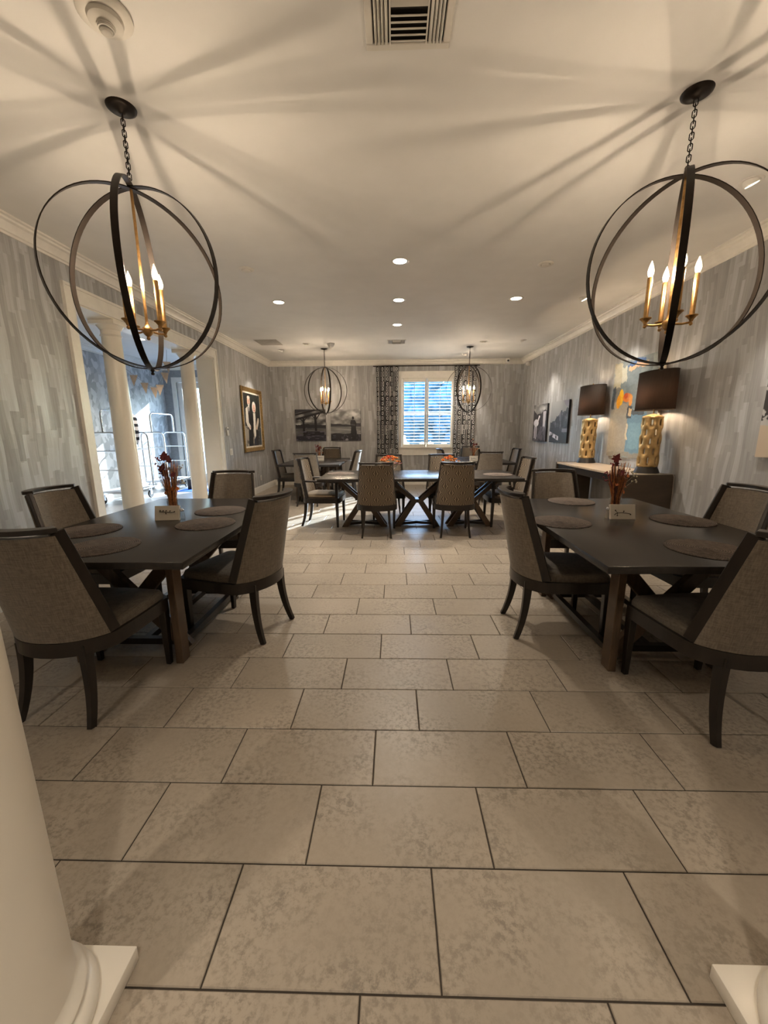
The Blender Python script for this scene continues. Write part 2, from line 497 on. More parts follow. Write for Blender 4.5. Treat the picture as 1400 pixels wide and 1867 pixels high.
structure('ceiling', MB().span(HX - .2, XR + .15, YF - .15, HY + .2, ZC, ZC + .15), 'ceiling')
w = MB().span(XW, XL, YF, OY0, -.1, ZC).span(XW, XL, OY1, HY, -.1, ZC).span(XW, XL, OY0, OY1, OZ, ZC)
structure('wall_left', w, 'wallpaper', smooth=0)
structure('wall_right', MB().span(XR, XR + .15, YF, YB + .15, -.1, ZC), 'wallpaper', smooth=0)
w = (MB().span(XL, WX0, YB, YB + .15, -.1, ZC).span(WX1, XR, YB, YB + .15, -.1, ZC)
     .span(WX0, WX1, YB, YB + .15, -.1, WZ0).span(WX0, WX1, YB, YB + .15, WZ1, ZC))
structure('wall_back', w, 'wallpaper', smooth=0)
structure('wall_front', MB().span(XW, XR + .15, YF - .15, YF, -.1, ZC), 'front_wall', smooth=0)
# hall beyond the left opening
DX0, DX1, DZ = -5.62, -3.55, 2.62  # door opening widened on its hidden side to let in more daylight
hall_floor = structure('floor_hall', MB().span(HX - .15, XW, 2.0, HY + .15, -.12, -.004), 'grout')
mb = MB()
y = 2.0
i = 0
while y < HY:
    x = HX - .3 * (i % 2)
    while x < XW:
        a, b = max(x, HX), min(x + .6, XW)
        if b - a > .03: tile_mb(mb, a + .002, b - .002, y + .002, min(y + .6, HY) - .002)
        x += .6
    y += .6; i += 1
tag(mb.build('hall_tile_field', 'hall_tile', hall_floor, smooth=0), kind='stuff')
structure('wall_hall', MB().span(HX - .15, HX, 2.0, HY + .15, -.1, ZC), 'hall_paper', smooth=0)
w = MB().span(HX, DX0, HY, HY + .15, -.1, ZC).span(DX1, XW + .27, HY, HY + .15, -.1, ZC).span(DX0, DX1, HY, HY + .15, DZ, ZC)
structure('wall_hall_end', w, 'hall_wall', smooth=0)
structure('wall_hall_near', MB().span(HX - .15, XW, 1.85, 2.0, -.1, ZC), 'hall_wall', smooth=0)

# mouldings: crown and baseboard profiles swept along each wall
def profile_run(name, prof, a, b, inward, mat='trim'):
    """prof: (d from wall, z); run from a to b; inward = unit vector into the room"""
    r = []
    for p in (a, b):
        r.append([(p[0] + inward[0] * d, p[1] + inward[1] * d, z) for d, z in prof])
    return structure(name, MB().loops(r), mat, smooth=25)
CROWN = [(0, 2.915), (.012, 2.915), (.014, 2.932), (.028, 2.938), (.036, 2.958), (.062, 2.990), (.084, 2.998), (.090, 3.012), (.112, 3.016), (.114, 3.03), (0, 3.03)]
BASE = [(0, 0), (.018, 0), (.018, .105), (.013, .118), (.008, .135), (0, .138)]
e = .0005
profile_run('trim_1', CROWN, (XL + e, YF), (XL + e, YB), (1, 0))
profile_run('trim_2', CROWN, (XL, YB - e), (XR, YB - e), (0, -1))
profile_run('trim_3', CROWN, (XR - e, YF), (XR - e, YB), (-1, 0))
profile_run('trim_4', CROWN, (HX + e, 2.0), (HX + e, HY), (1, 0))
profile_run('trim_5', CROWN, (HX, HY - e), (XW, HY - e), (0, -1))
profile_run('baseboard_left', BASE, (XL + e, YF), (XL + e, OY0 - .1), (1, 0))
profile_run('baseboard_left_far', BASE, (XL + e, OY1 + .1), (XL + e, YB), (1, 0))
profile_run('baseboard_back', BASE, (XL, YB - e), (XR, YB - e), (0, -1))
profile_run('baseboard_right', BASE, (XR - e, YF), (XR - e, YB), (-1, 0))
profile_run('baseboard_hall', BASE, (HX + e, 2.0), (HX + e, HY), (1, 0))

# casing of the opening in the left wall
cw = .105
for nm, (x0, x1) in (('trim_6', (XL, XL + .022)), ('trim_7', (XW - .022, XW))):
    mb = MB()
    mb.span(x0, x1, OY0 - cw, OY0, 0, OZ + cw + .03).span(x0, x1, OY1, OY1 + cw, 0, OZ + cw + .03).span(x0, x1, OY0, OY1, OZ, OZ + cw + .03)
    if nm == 'trim_6':
        mb.span(x0, x1 + .010, OY0 - cw - .014, OY0 - cw + .012, 0, OZ + cw + .03).span(x0, x1 + .010, OY1 + cw - .012, OY1 + cw + .014, 0, OZ + cw + .03)
        mb.span(x0, x1 + .010, OY0 - cw - .014, OY1 + cw + .014, OZ + cw + .02, OZ + cw + .045)
    structure(nm, mb, 'trim', smooth=0)
structure('trim_8', MB().span(XW, XL, OY0, OY0 + .012, 0, OZ - .012).span(XW, XL, OY1 - .012, OY1, 0, OZ - .012).span(XW, XL, OY0, OY1, OZ - .012, OZ), 'column', smooth=0)

# white columns
def column(name, loc, rb, rt, h, hp, pz, label, ab=None):
    root = empty(name, loc); tag(root, label, 'column', 'white columns')
    s = MB()
    n = 12
    s.lathe([(rb - (rb - rt) * (i / n) ** 1.6, pz + .10 + (h - pz - .26) * i / n) for i in range(n + 1)], 40)
    s.build('shaft', 'column', root, smooth=60)
    t = rb + (hp - rb) * .80
    prof = [(t - .012, 0), (t, .008), (t + .002, .02), (t - .002, .034), (t - .014, .043), (rb + .014, .047), (rb + .012, .056), (rb + .018, .066), (rb + .012, .078), (rb + .004, .084), (rb, .10)]
    MB().lathe(prof, 40, (0, 0, pz)).build('base_ring', 'column', root, smooth=50)
    MB().span(-hp, hp, -hp, hp, 0, pz).build('plinth', 'column', root, bevel=.003)
    a = ab or hp
    z0 = h - .16
    prof = [(rt, 0), (rt + .006, .004), (rt + .014, .012), (rt + .006, .020), (rt, .024), (rt, .07), (rt + .010, .076), (rt + .012, .084), (rt + .03, .11), (a - .01, .118)]
    MB().lathe(prof, 40, (0, 0, z0)).build('capital', 'column', root, smooth=50)
    MB().span(-a, a, -a, a, h - .042, h).build('abacus', 'column', root, bevel=.003)
    return root
xc = (XL + XW) / 2
column('column', (xc, 4.74, 0), .118, .098, OZ - .013, .145, .045, 'white column between dining room and hall, the one nearer the striped wall end')
column('column', (xc, 6.42, 0), .118, .098, OZ - .013, .145, .045, 'white column in the hall opening, the one nearer the gilt framed portrait')
column('column', (-.862, .595, 0), .139, .118, ZC, .182, .045, 'large white column cut off at the left edge, its square plinth on the floor', .17)
column('column', (.985, .590, 0), .139, .118, ZC, .182, .045, 'white column at the right edge of which only the plinth corner shows', .17)

# ------------------------------------------------------------------ back window with plantation shutters
win = structure('window_1', MB().span(WX0 - .085, WX1 + .07, YB - .025, YB, WZ1, WZ1 + .165).span(WX0 - .085, WX0, YB - .025, YB, WZ0 - .19, WZ1)
                .span(WX1, WX1 + .07, YB - .025, YB, WZ0 - .19, WZ1).span(WX0, WX1, YB - .025, YB, WZ0 - .19, WZ0)
                .span(WX0 - .11, WX1 + .095, YB - .06, YB, WZ0 - .012, WZ0 + .012), 'trim', smooth=0)
MB().span(WX0, WX1, YB + .10, YB + .106, WZ0, WZ1).build('pane', 'pane', win, smooth=0)
MB().span(WX0, WX1, YB + .09, YB + .115, (WZ0 + WZ1) / 2 - .02, (WZ0 + WZ1) / 2 + .02).span(WX0, WX0 + .03, YB + .09, YB + .115, WZ0, WZ1).span(WX1 - .03, WX1, YB + .09, YB + .115, WZ0, WZ1).build('sash', 'trim', win, smooth=0)
mid = (WX0 + WX1) / 2 - .02
def shutter(x0, x1, label):
    root = empty('shutter', ((x0 + x1) / 2, YB + .02, WZ0)); tag(root, label, 'shutter', 'plantation shutters')
    W = x1 - x0; Hh = WZ1 - WZ0; st = .045
    MB().span(-W / 2, -W / 2 + st, -.016, .016, 0, Hh).span(W / 2 - st, W / 2, -.016, .016, 0, Hh).span(-W / 2 + st, W / 2 - st, -.016, .016, 0, .085).span(-W / 2 + st, W / 2 - st, -.016, .016, Hh - .085, Hh).build('shutter_frame', 'trim', root, bevel=.003)
    n = 20; z0 = .085; dz = (Hh - .17) / n
    L = W - 2 * st - .006
    rings = []
    for xx in (-L / 2, L / 2):
        rings.append([(xx, .034 * math.cos(a), .0055 * math.sin(a)) for a in [2 * PI * j / 10 for j in range(10)]])
    lm = MB().loops(rings)
    proto = None
    for i in range(n):
        if proto is None: o = proto = lm.build('louver', 'trim', root, smooth=50)
        else: o = proto.copy(); COL.objects.link(o)
        o.location = (0, .004, z0 + dz * (i + .5)); o.rotation_euler = (math.radians(19), 0, 0)
    MB().span(-.006, .006, -.042, -.034, z0 + .02, Hh - .10).build('tilt_rod', 'trim', root, smooth=0)
shutter(WX0 + .004, mid - .003, 'white louvred shutter panel on the half of the window towards the lake photographs')
shutter(mid + .003, WX1 - .004, 'white louvred shutter panel on the half of the window beside the spherical pendant')

def curtain(x0, x1, label, seed):
    rnd = random.Random(seed)
    z0, z1 = .30, 2.875
    nu, nv = 90, 14
    mb = MB(); vs = []; uvs = []
    folds = 6
    for j in range(nv + 1):
        v = j / nv; z = z0 + (z1 - z0) * v
        for i in range(nu + 1):
            u = i / nu
            a = .028 * (1 - .45 * max(0, v - .9) * 10) + .010 * math.sin(3.1 * u + seed)
            x = x0 + (x1 - x0) * u + .006 * math.sin(4 * v + 9 * u)
            yy = YB - .095 + a * math.sin(2 * PI * folds * u + .5 * math.sin(2 * v + seed)) + .006 * math.sin(17 * u + 3 * v)
            vs.append((x, yy, z)); uvs.append((u * (x1 - x0) * 2.0, z))
    fs = [(j * (nu + 1) + i, j * (nu + 1) + i + 1, (j + 1) * (nu + 1) + i + 1, (j + 1) * (nu + 1) + i) for j in range(nv) for i in range(nu)]
    mb.add(vs, fs)
    o = mb.build('curtain', 'curtain', None, smooth=180)
    uvl = o.data.uv_layers.new(name='UVMap')
    for lp in o.data.loops: uvl.data[lp.index].uv = uvs[lp.vertex_index]
    md = o.modifiers.new('thick', 'SOLIDIFY'); md.thickness = .003
    tag(o, label, 'curtain', 'window curtains')
curtain(-.42, .115, 'charcoal ring-patterned curtain on the window side facing the lake photographs', 1)
curtain(1.47, 1.99, 'charcoal ring-patterned curtain hanging behind the spherical pendant', 2)
rod = empty('curtain_rod', (.78, YB - .095, 2.885)); tag(rod, 'slim dark curtain rod above the shuttered window under the crown moulding', 'curtain rod')
MB().tube([(-1.28, 0, 0), (1.28, 0, 0)], .011, 10).build('rod', 'iron', rod)
for sx in (-1, 1):
    MB().tube([(sx * 1.24, 0, 0), (sx * 1.24, .094, 0)], .008, 8).build('bracket', 'iron', rod)

# ------------------------------------------------------------------ hall end: glazed double door
dr = structure('door_1', MB().span(DX0 - .11, DX0, HY - .025, HY, 0, DZ + .12).span(DX1, DX1 + .11, HY - .025, HY, 0, DZ + .12).span(DX0, DX1, HY - .025, HY, DZ, DZ + .12), 'trim', smooth=0)
dm = (DX0 + DX1) / 2
for a, b in ((DX0 + .004, dm - .002), (dm + .002, DX1 - .004)):
    lf = MB().span(a, a + .12, HY + .03, HY + .075, .01, DZ - .01).span(b - .12, b, HY + .03, HY + .075, .01, DZ - .01).span(a + .12, b - .12, HY + .03, HY + .075, .01, .26).span(a + .12, b - .12, HY + .03, HY + .075, DZ - .15, DZ - .01).build('door_leaf', 'trim', dr, smooth=0)
    MB().span(a + .12, b - .12, HY + .050, HY + .056, .26, DZ - .15).build('door_pane', 'pane', lf, smooth=0)
for s_ in (-1, 1):
    MB().tube([(dm + s_ * .06, HY - .02, .95), (dm + s_ * .06, HY - .02, 1.15)], .01, 8).tube([(dm + s_ * .06, HY - .02, 1.0), (dm + s_ * .06, HY + .03, 1.0)], .008, 8).build('door_handle', 'chrome', dr)

# outside ground, hedge and trees seen in slits between the louvres
structure('ground', MB().span(-16, 16, YB + .3, 40, -.35, -.25), 'ground', smooth=0)
def tree(loc, h, r, label, seed):
    rnd = random.Random(seed)
    root = empty('tree', loc); tag(root, label, 'tree', 'trees outside the window')
    MB().tube([(0, 0, 0), (.05, 0, h * .4), (0, .05, h * .75)], .11, 8, scales=[1.2, 1, .6]).build('trunk', 'bark', root)
    mb = MB()
    for k in range(90):
        d = Vector((rnd.gauss(0, 1), rnd.gauss(0, 1), rnd.gauss(0, .8))); d.normalize(); d *= r * rnd.uniform(.2, 1)
        q = rnd.uniform(.16, .34) * r
        mb.ball(Vector((0, 0, h * .8)) + d, q, 9, 6, rnd.uniform(.7, 1.1))
    tag(mb.build('foliage', 'green', root, smooth=0), kind='stuff')
tree((1.75, 17.0, -.25), 2.9, 1.55, 'leafy tree beyond the shuttered window, the larger and lower of two', 3)
tree((-.3, 20.0, -.25), 3.6, 1.9, 'leafy tree beyond the shuttered window, the taller and farther of two', 4)

# ------------------------------------------------------------------ chairs
def back_pt(u, v, P, off=0.0):
    w = P['w0'] + (P['w1'] - P['w0']) * v; ye = P['e0'] + (P['e1'] - P['e0']) * v; yc = P['c0'] + (P['c1'] - P['c0']) * v
    A = math.radians(72)
    x = w * math.sin(u * A) / math.sin(A)
    k = (math.cos(u * A) - math.cos(A)) / (1 - math.cos(A))
    y = ye + (yc - ye) * k
    z = P['z0'] + (P['z1'] - P['z0']) * v
    n = Vector((math.sin(u * .9), -math.cos(u * .9), 0))
    return Vector((x, y, z)) + n * off
SIDE = dict(w0=.258, w1=.208, e0=-.165, e1=-.325, c0=-.308, c1=-.412, z0=.43, z1=.965)
ARM = dict(w0=.268, w1=.232, e0=-.215, e1=-.315, c0=-.300, c1=-.385, z0=.43, z1=.965)
def make_chair(P, fab_back, fab_seat, arms):
    root = empty('dining_armchair' if arms else 'dining_chair')
    nu, nv, th = 16, 8, .048
    out = [[back_pt(-.93 + 1.86 * i / nu, .0 + .97 * j / nv, P) for i in range(nu + 1)] for j in range(nv + 1)]
    inn = [[back_pt(-.93 + 1.86 * i / nu, .0 + .97 * j / nv, P, -th + .008 * math.sin(PI * i / nu)) for i in range(nu + 1)] for j in range(nv + 1)]
    rings = [o_ + list(reversed(i_)) for o_, i_ in zip(out, inn)]
    MB().loops(rings).build('backrest', fab_back, root, smooth=50)
    # wood frame of the back
    path, ups = [], []
    for j in range(9): path.append(back_pt(-1, j / 8, P, -.02)); ups.append((-.9, -.35, 0))
    for i in range(1, 16): path.append(back_pt(-1.02 + 2.04 * (i - 1) / 14, 1.018, P, -.02)); ups.append((0, 0, 1))
    for j in range(9): path.append(back_pt(1, 1 - j / 8, P, -.02)); ups.append((.9, -.35, 0))
    a, b = .029, .011
    sec = [(-a, -b), (a, -b), (a, b), (-a, b)]
    mb = MB()
    mb.sweep(path[:9], sec, ups[:9]); mb.sweep(path[9:24], sec, (0, 0, 1)); mb.sweep(path[24:], sec, ups[24:])
    mb.build('back_frame', 'espresso', root, smooth=30, bevel=.003, bseg=1)
    # seat rail
    hw = P['w0']; fw = hw - .008
    rail = []
    for u in [-1 + 2 * i / 14 for i in range(15)]: rail.append(back_pt(u, 0, P, -.012))
    rail = [Vector((p.x, p.y, .392)) for p in rail]
    rail += [Vector((hw - .006, -.02, .392)), Vector((fw, .13, .392)), Vector((fw - .004, .235, .392)), Vector((fw - .03, .258, .392)), Vector((0, .268, .392)), Vector((-fw + .03, .258, .392)), Vector((-fw + .004, .235, .392)), Vector((-fw, .13, .392)), Vector((-hw + .006, -.02, .392))]
    MB().sweep(rail, [(-.014, -.036), (.014, -.036), (.014, .036), (-.014, .036)], (0, 0, 1), closed=True).build('seat_rail', 'espresso', root, smooth=40)
    # upholstered seat
    cx = Vector((0, 0, 0)); loop = [Vector((p.x * .985, p.y * .97 if p.y > 0 else p.y + .02, 0)) for p in rail]
    rg = []
    for k, z in ((1, .40), (1.0, .452), (.97, .470), (.90, .480), (.6, .489), (.25, .493), (.02, .494)):
        rg.append([(p.x * k, p.y * k, z) for p in loop])
    MB().loops(rg).build('seat', fab_seat, root, smooth=60)
    # legs
    for sx in (-1, 1):
        x = sx * (fw - .022)
        top = .655 if arms else .40
        lg = MB().sweep([(x, .232, top), (x, .232, .36), (x * .985, .235, 0)], [(-.021, -.021), (.021, -.021), (.021, .021), (-.021, .021)], (0, 1, 0), scales=[.85 if arms else 1, 1.05, .68])
        lg.build('leg', 'espresso', root, bevel=.003, bseg=1)
    for sx in (-1, 1):
        pth = []
        for i in range(9):
            q = i / 8; z = .40 * (1 - q)
            y = -.240 - .008 * q - .058 * q ** 2.6
            pth.append((sx * (.158 + .030 * q ** 1.6), y, z))
        MB().sweep(pth, [(-.018, -.026), (.018, -.026), (.018, .026), (-.018, .026)], (0, 1, 0), scales=[1 - .38 * i / 8 for i in range(9)]).build('leg', 'espresso', root, smooth=40)
    if arms:
        for sx in (-1, 1):
            p0 = back_pt(sx, (.66 - P['z0']) / (P['z1'] - P['z0']), P, -.02)
            x1 = sx * (fw - .022)
            MB().sweep([(p0.x, p0.y, .668), ((p0.x + x1) / 2 + sx * .012, (p0.y + .2) / 2, .668), (x1, .255, .660)], [(-.022, -.012), (.022, -.012), (.022, .012), (-.022, .012)], (0, 0, 1)).build('arm', 'espresso', root, bevel=.004, bseg=1)
    return root
protos = {}
def place_chair(kind, x, y, d, label, group):
    if kind not in protos:
        o = protos[kind] = {'plain': lambda: make_chair(SIDE, 'linen', 'seat_linen', False),
                            'fan': lambda: make_chair(SIDE, 'fan', 'fan', False),
                            'fan_arm': lambda: make_chair(ARM, 'fan', 'fan', True),
                            'plain_arm': lambda: make_chair(ARM, 'linen', 'seat_linen', True)}[kind]()
    else: o = copy_tree(protos[kind])
    o.location = (x, y, 0); o.rotation_euler = (0, 0, math.atan2(-d[0], d[1]))
    return tag(o, label, 'chair', group)
gL, gR, gB, gFL, gFR = ('chairs at the near table by the white columns', 'chairs at the near table by the console', 'chairs at the long middle table', 'chairs at the far table under the lake photographs', 'chairs at the far table by the curtain')
place_chair('plain', -1.600, 1.916, (.07, .997), 'brown linen chair seen from behind, cut off by the large column at the left edge', gL)
place_chair('plain', -1.105, 2.619, (-.9644, .2645), 'brown linen chair on the aisle side of the table by the hall opening', gL)
place_chair('plain', -1.615, 3.62, (0, -1), 'brown linen chair facing the camera at the far end of the hall-side near table', gL)
place_chair('plain', -2.155, 2.77, (1, -.03), 'brown linen chair against the striped wall at the hall-side near table', gL)
place_chair('plain', 1.125, 2.626, (.9993, -.036), 'brown linen chair on the aisle side of the table by the lamp console', gR)
place_chair('plain', 1.570, 1.862, (-.113, .994), 'brown linen chair seen from behind at the right edge of the photo', gR)
place_chair('plain', 1.575, 3.63, (0, -1), 'brown linen chair facing the camera in front of the lamp console', gR)
place_chair('plain', 2.11, 2.735, (-1, 0), 'brown linen chair turned to the table with its back to the console wall', gR)
place_chair('fan', -.225, 5.26, (.0, 1), 'fan-patterned chair seen from behind with orange flowers just above its top rail', gB)
place_chair('fan', .793, 5.28, (.0, 1), 'fan-patterned chair seen from behind at the half of the long table near the lamps', gB)
place_chair('fan', -.085, 6.2, (0, -1), 'fan-patterned chair behind the larger orange flowers, facing the camera', gB)
place_chair('fan', .775, 6.2, (0, -1), 'fan-patterned chair behind the smaller orange flowers, below the shutters', gB)
place_chair('fan_arm', -1.03, 5.81, (.997, -.07), 'fan-patterned armchair in the sun stripes at the end of the long table', gB)
place_chair('fan_arm', 1.63, 5.80, (-1, 0), 'fan-patterned armchair at the console-side end of the long table', gB)
place_chair('plain', -1.60, 7.455, (0, 1), 'plain grey-brown chair seen from behind at the table under the lake photographs', gFL)
place_chair('fan', -1.47, 9.13, (0, -1), 'fan-patterned chair against the back wall below the lake photographs', gFL)
place_chair('plain_arm', -2.14, 8.29, (1, 0), 'armchair nearest the back corner with the gilt portrait', gFL)
place_chair('plain', -1.06, 8.0, (-1, 0), 'chair with shining back on the window side of the table under the lake photographs', gFL)
place_chair('plain', 1.76, 7.58, (0, 1), 'plain brown chair seen from behind in front of the curtain-side far table', gFR)
place_chair('plain', 1.83, 9.31, (0, -1), 'plain brown chair facing the camera in front of the curtain', gFR)
place_chair('plain', 1.31, 8.5, (1, 0), 'chair whose dark top corner shows against the window sill', gFR)
place_chair('plain_arm', 2.28, 8.5, (-1, 0), 'armchair at the far table nearest the right back corner', gFR)

# ------------------------------------------------------------------ tables
def make_table(L, W, xs, fy, foot, top, label, group, yb=.07):
    root = empty('dining_table'); tag(root, label, 'table', group)
    MB().span(-L / 2, L / 2, -W / 2, W / 2, .722, .76).build('tabletop', 'tabletop', root, bevel=.006)
    MB().span(-L / 2 + .13, L / 2 - .13, yb - fy - .05, yb + fy + .05, .690, .722).build('under_rail', 'espresso', root, bevel=.004, bseg=1)
    t, wd = .046, .084
    for xx in xs:
        for sy in (-1, 1):
            for sx in (-1, 1):
                y = sy * fy + yb
                pts = [(xx + sx * top, .692), (xx + sx * .035, .375), (xx + sx * foot, 0)]
                # bent board as an extruded outline in the x-z plane
                h = wd / 2
                ol = [(pts[0][0] + sx * h * 1.1, .692), (pts[1][0] + sx * h * 1.15, .375), (pts[2][0] + sx * h * 1.1, 0), (pts[2][0] - sx * h * 1.1, 0), (pts[1][0] - sx * h * .82, .375), (pts[0][0] - sx * h * 1.1, .692)]
                dy = .0015 * sx
                MB().loops([[(px, y - t / 2 + dy, pz) for px, pz in ol], [(px, y + t / 2 + dy, pz) for px, pz in ol]]).build('leg', 'walnut', root, smooth=0, bevel=.003, bseg=1)
    # low cross stretchers joining the two frames
    for xx in xs:
        for sx in (-1, 1):
            for sy in (-1, 1):
                MB().bar((xx + sx * foot * .92, yb + sy * fy, .045), (xx, yb, .045), .03, .04).build('stretcher', 'espresso', root, smooth=0)
        MB().bar((xx, yb - fy, .375), (xx, yb + fy, .375), .05, .05).build('cross_bar', 'espresso', root, smooth=0)
    return root
def make_post_table(L, W, px, py, label, group):
    root = empty('dining_table'); tag(root, label, 'table', group)
    MB().span(-L / 2, L / 2, -W / 2, W / 2, .722, .76).build('tabletop', 'tabletop', root, bevel=.006)
    MB().span(-px - .10, px + .10, -py - .05, py + .05, .690, .722).build('under_rail', 'espresso', root, bevel=.004, bseg=1)
    for sx in (-1, 1):
        for sy in (-1, 1):
            MB().sweep([(sx * px, sy * py, .690), (sx * px, sy * py, 0)], [(-.042, -.022), (.042, -.022), (.042, .022), (-.042, .022)], (0, 1, 0)).build('leg', 'walnut', root, smooth=0, bevel=.003, bseg=1)
        for k, sy in enumerate((-1, 1)):
            dx = -sx * (.078 + .046 * k)
            MB().sweep([(sx * px + dx, sy * (py + .01), .690), (sx * px + dx, -sy * (py - .02), .02)], [(-.040, -.022), (.040, -.022), (.040, .022), (-.040, .022)], (1, 0, 0)).build('cross_board', 'walnut', root, smooth=0, bevel=.003, bseg=1)
        MB().bar((sx * (px - .13), -py + .07, .06), (sx * (px - .13), py - .07, .06), .04, .04).build('stretcher', 'espresso', root, smooth=0)
        MB().bar((-px + .06, sx * (py - .05), .06), (px - .06, sx * (py - .05), .06), .04, .04).build('stretcher', 'espresso', root, smooth=0)
    MB().bar((-px + .15, 0, .06), (px - .15, 0, .06), .04, .04).build('stretcher', 'espresso', root, smooth=0)
    return root
def put(o, x, y, r=0): o.location = (x, y, 0); o.rotation_euler = (0, 0, r); return o
gT = 'dark dining tables'
t1 = make_post_table(1.83, 1.17, .53, .305, 'dark rectangular dining table beside the hall opening with the white columns', gT)
put(t1, -1.60, 2.70, PI / 2)
t2 = put(copy_tree(t1), 1.56, 2.655, PI / 2); t2['label'] = 'dark rectangular dining table beside the lamp console'
t3 = put(copy_tree(t1), -1.59, 8.22, PI / 2); t3['label'] = 'dark dining table below the two lake photographs on the back wall'
t4 = put(copy_tree(t1), 1.72, 8.45, PI / 2); t4['label'] = 'dark dining table in front of the curtain, under the far console-side pendant'
t5 = make_table(2.67, 1.14, (-.76, 0, .76), .09, .285, .40, 'long dark dining table with crossed legs in the middle of the room', gT)
put(t5, .333, 5.64, math.radians(.6))

# placemats
def placemat(x, y, r, label, first=[]):
    if not first:
        prof = [(.0001, 0), (.186, 0), (.190, .0025)]
        n = 18
        for k in range(n):
            r1 = .190 - .0105 * k
            prof += [(r1 - .0025, .0055), (r1 - .0078, .0055), (r1 - .0103, .0042)]
        prof.append((.0001, .0042))
        o = MB().lathe(prof, 48).build('placemat', 'placemat', None, smooth=60); first.append(o)
    else: o = first[0].copy(); COL.objects.link(o)
    o.location = (x, y, .7602); o.scale = (r / .19, r / .19, 1)
    tag(o, label, 'placemat', 'round woven placemats')
placemat(-1.60, 2.045, .188, 'round woven placemat partly behind the chair at the left edge')
placemat(-1.95, 2.40, .188, 'round woven placemat on the wall side of the hall-side near table')
placemat(-1.275, 2.585, .19, 'round woven placemat before the aisle chair of the hall-side near table')
placemat(-1.365, 3.025, .188, 'round woven placemat at the far end of the hall-side near table')
placemat(1.125, 2.63, .188, 'round woven placemat before the aisle chair of the console-side near table')
placemat(1.53, 3.41, .188, 'round woven placemat at the far end of the console-side near table')
placemat(1.955, 2.67, .188, 'round woven placemat before the chair with its back to the console wall')
placemat(1.62, 2.005, .19, 'round woven placemat partly behind the chair at the right edge')
placemat(-.77, 5.735, .20, 'round woven placemat on the long table before the sunlit armchair')
placemat(1.44, 5.53, .20, 'round woven placemat at the console-side end of the long table')
placemat(-1.02, 8.32, .19, 'round woven placemat on the table under the lake photographs')
placemat(1.60, 9.0, .19, 'pale looking round placemat on the table in front of the curtain')

# ------------------------------------------------------------------ table decorations
def sign(x, y, rz, label, var):
    root = empty('table_sign', (x, y, .7605), rz); tag(root, label, 'sign', 'twig table signs')
    tilt = Matrix.Rotation(math.radians(-14), 3, 'X')
    MB().box(tilt @ Vector((0, .012, .052)), (.168, .020, .104), tilt).build('block', 'card', root, bevel=.002, bseg=1)
    fr = lambda px, pz: tilt @ Vector((px, .012 - .0115, pz + .052))
    mb = MB()
    if var:
        mb.tube([fr(-.058, -.022), fr(-.05, -.014), fr(-.035, -.008), fr(-.01, -.006), fr(.02, -.009), (fr(.048, -.014))], .0022, 6)
        mb.tube([fr(-.035, -.008), fr(-.045, .002), fr(-.05, .010)], .0017, 6).tube([fr(-.037, -.010), fr(-.038, -.024)], .0016, 6).tube([fr(0, -.006), fr(.006, .003)], .0016, 6)
        for p in ((-.05, .010), (-.038, -.026), (.006, .004), (.05, -.018)): mb.ball(fr(*p), .0045, 8, 5)
    else:
        mb.tube([fr(-.048, .010), fr(-.02, .008), fr(.0, .006), fr(.03, .004), fr(.05, .006)], .0022, 6)
        for p in ((-.045, .018), (-.024, .018), (-.004, .018), (.022, .015), (.052, .009), (-.006, -.004)):
            mb.tube([fr(p[0] - .004, .007), fr(*p)], .0016, 6); mb.ball(fr(*p), .0042, 8, 5)
    mb.build('twig_motif', 'twig', root, smooth=60)
sign(-1.605, 2.69, .10, 'cream block sign with a row of twig buds on the hall-side near table', 0)
sign(1.583, 2.71, -.04, 'cream block sign with a forked twig on the console-side near table', 1)
sign(-1.55, 8.31, 0, 'small cream block sign on the table under the lake photographs', 0)
sign(1.60, 8.02, 0, 'small cream block sign half hidden behind the chair under the far pendant', 1)

def shaker(x, y, label):
    root = empty('salt_shaker', (x, y, .7605)); tag(root, label, 'shaker', 'salt shakers')
    MB().lathe([(.016, 0), (.019, .01), (.015, .05), (.013, .058)], 14).build('shaker_body', 'vase_glass', root)
    MB().lathe([(.0145, .058), (.0145, .07), (.009, .078), (.001, .079)], 14).build('shaker_cap', 'chrome', root)
shaker(-1.515, 2.735, 'glass salt shaker peeking out beside the sign of the hall-side near table')
shaker(1.497, 2.755, 'glass salt shaker peeking out beside the sign of the console-side near table')

LEAF = [(0, -.5), (.10, -.28), (.42, -.30), (.30, -.05), (.52, .12), (.24, .16), (.20, .30), (0, .60), (-.20, .30), (-.24, .16), (-.52, .12), (-.30, -.05), (-.42, -.30), (-.10, -.28)]
def leaf_mb(mb, p, s, rot, thin=.0012, outline=LEAF):
    top = [p + rot @ Vector((a * s, b * s, thin + .12 * s * abs(a))) for a, b in outline]
    bot = [p + rot @ Vector((a * s, b * s, .12 * s * abs(a))) for a, b in outline]
    n = len(outline); c1 = p + rot @ Vector((0, 0, thin)); c0 = p + rot @ Vector((0, 0, 0))
    vs = top + bot + [c1, c0]
    fs = [(i, (i + 1) % n, 2 * n) for i in range(n)] + [(n + (i + 1) % n, n + i, 2 * n + 1) for i in range(n)] + [(i, n + i, n + (i + 1) % n, (i + 1) % n) for i in range(n)]
    mb.add(vs, fs)
def euler(a, b, c): 
    from mathutils import Euler
    return Euler((a, b, c)).to_matrix()
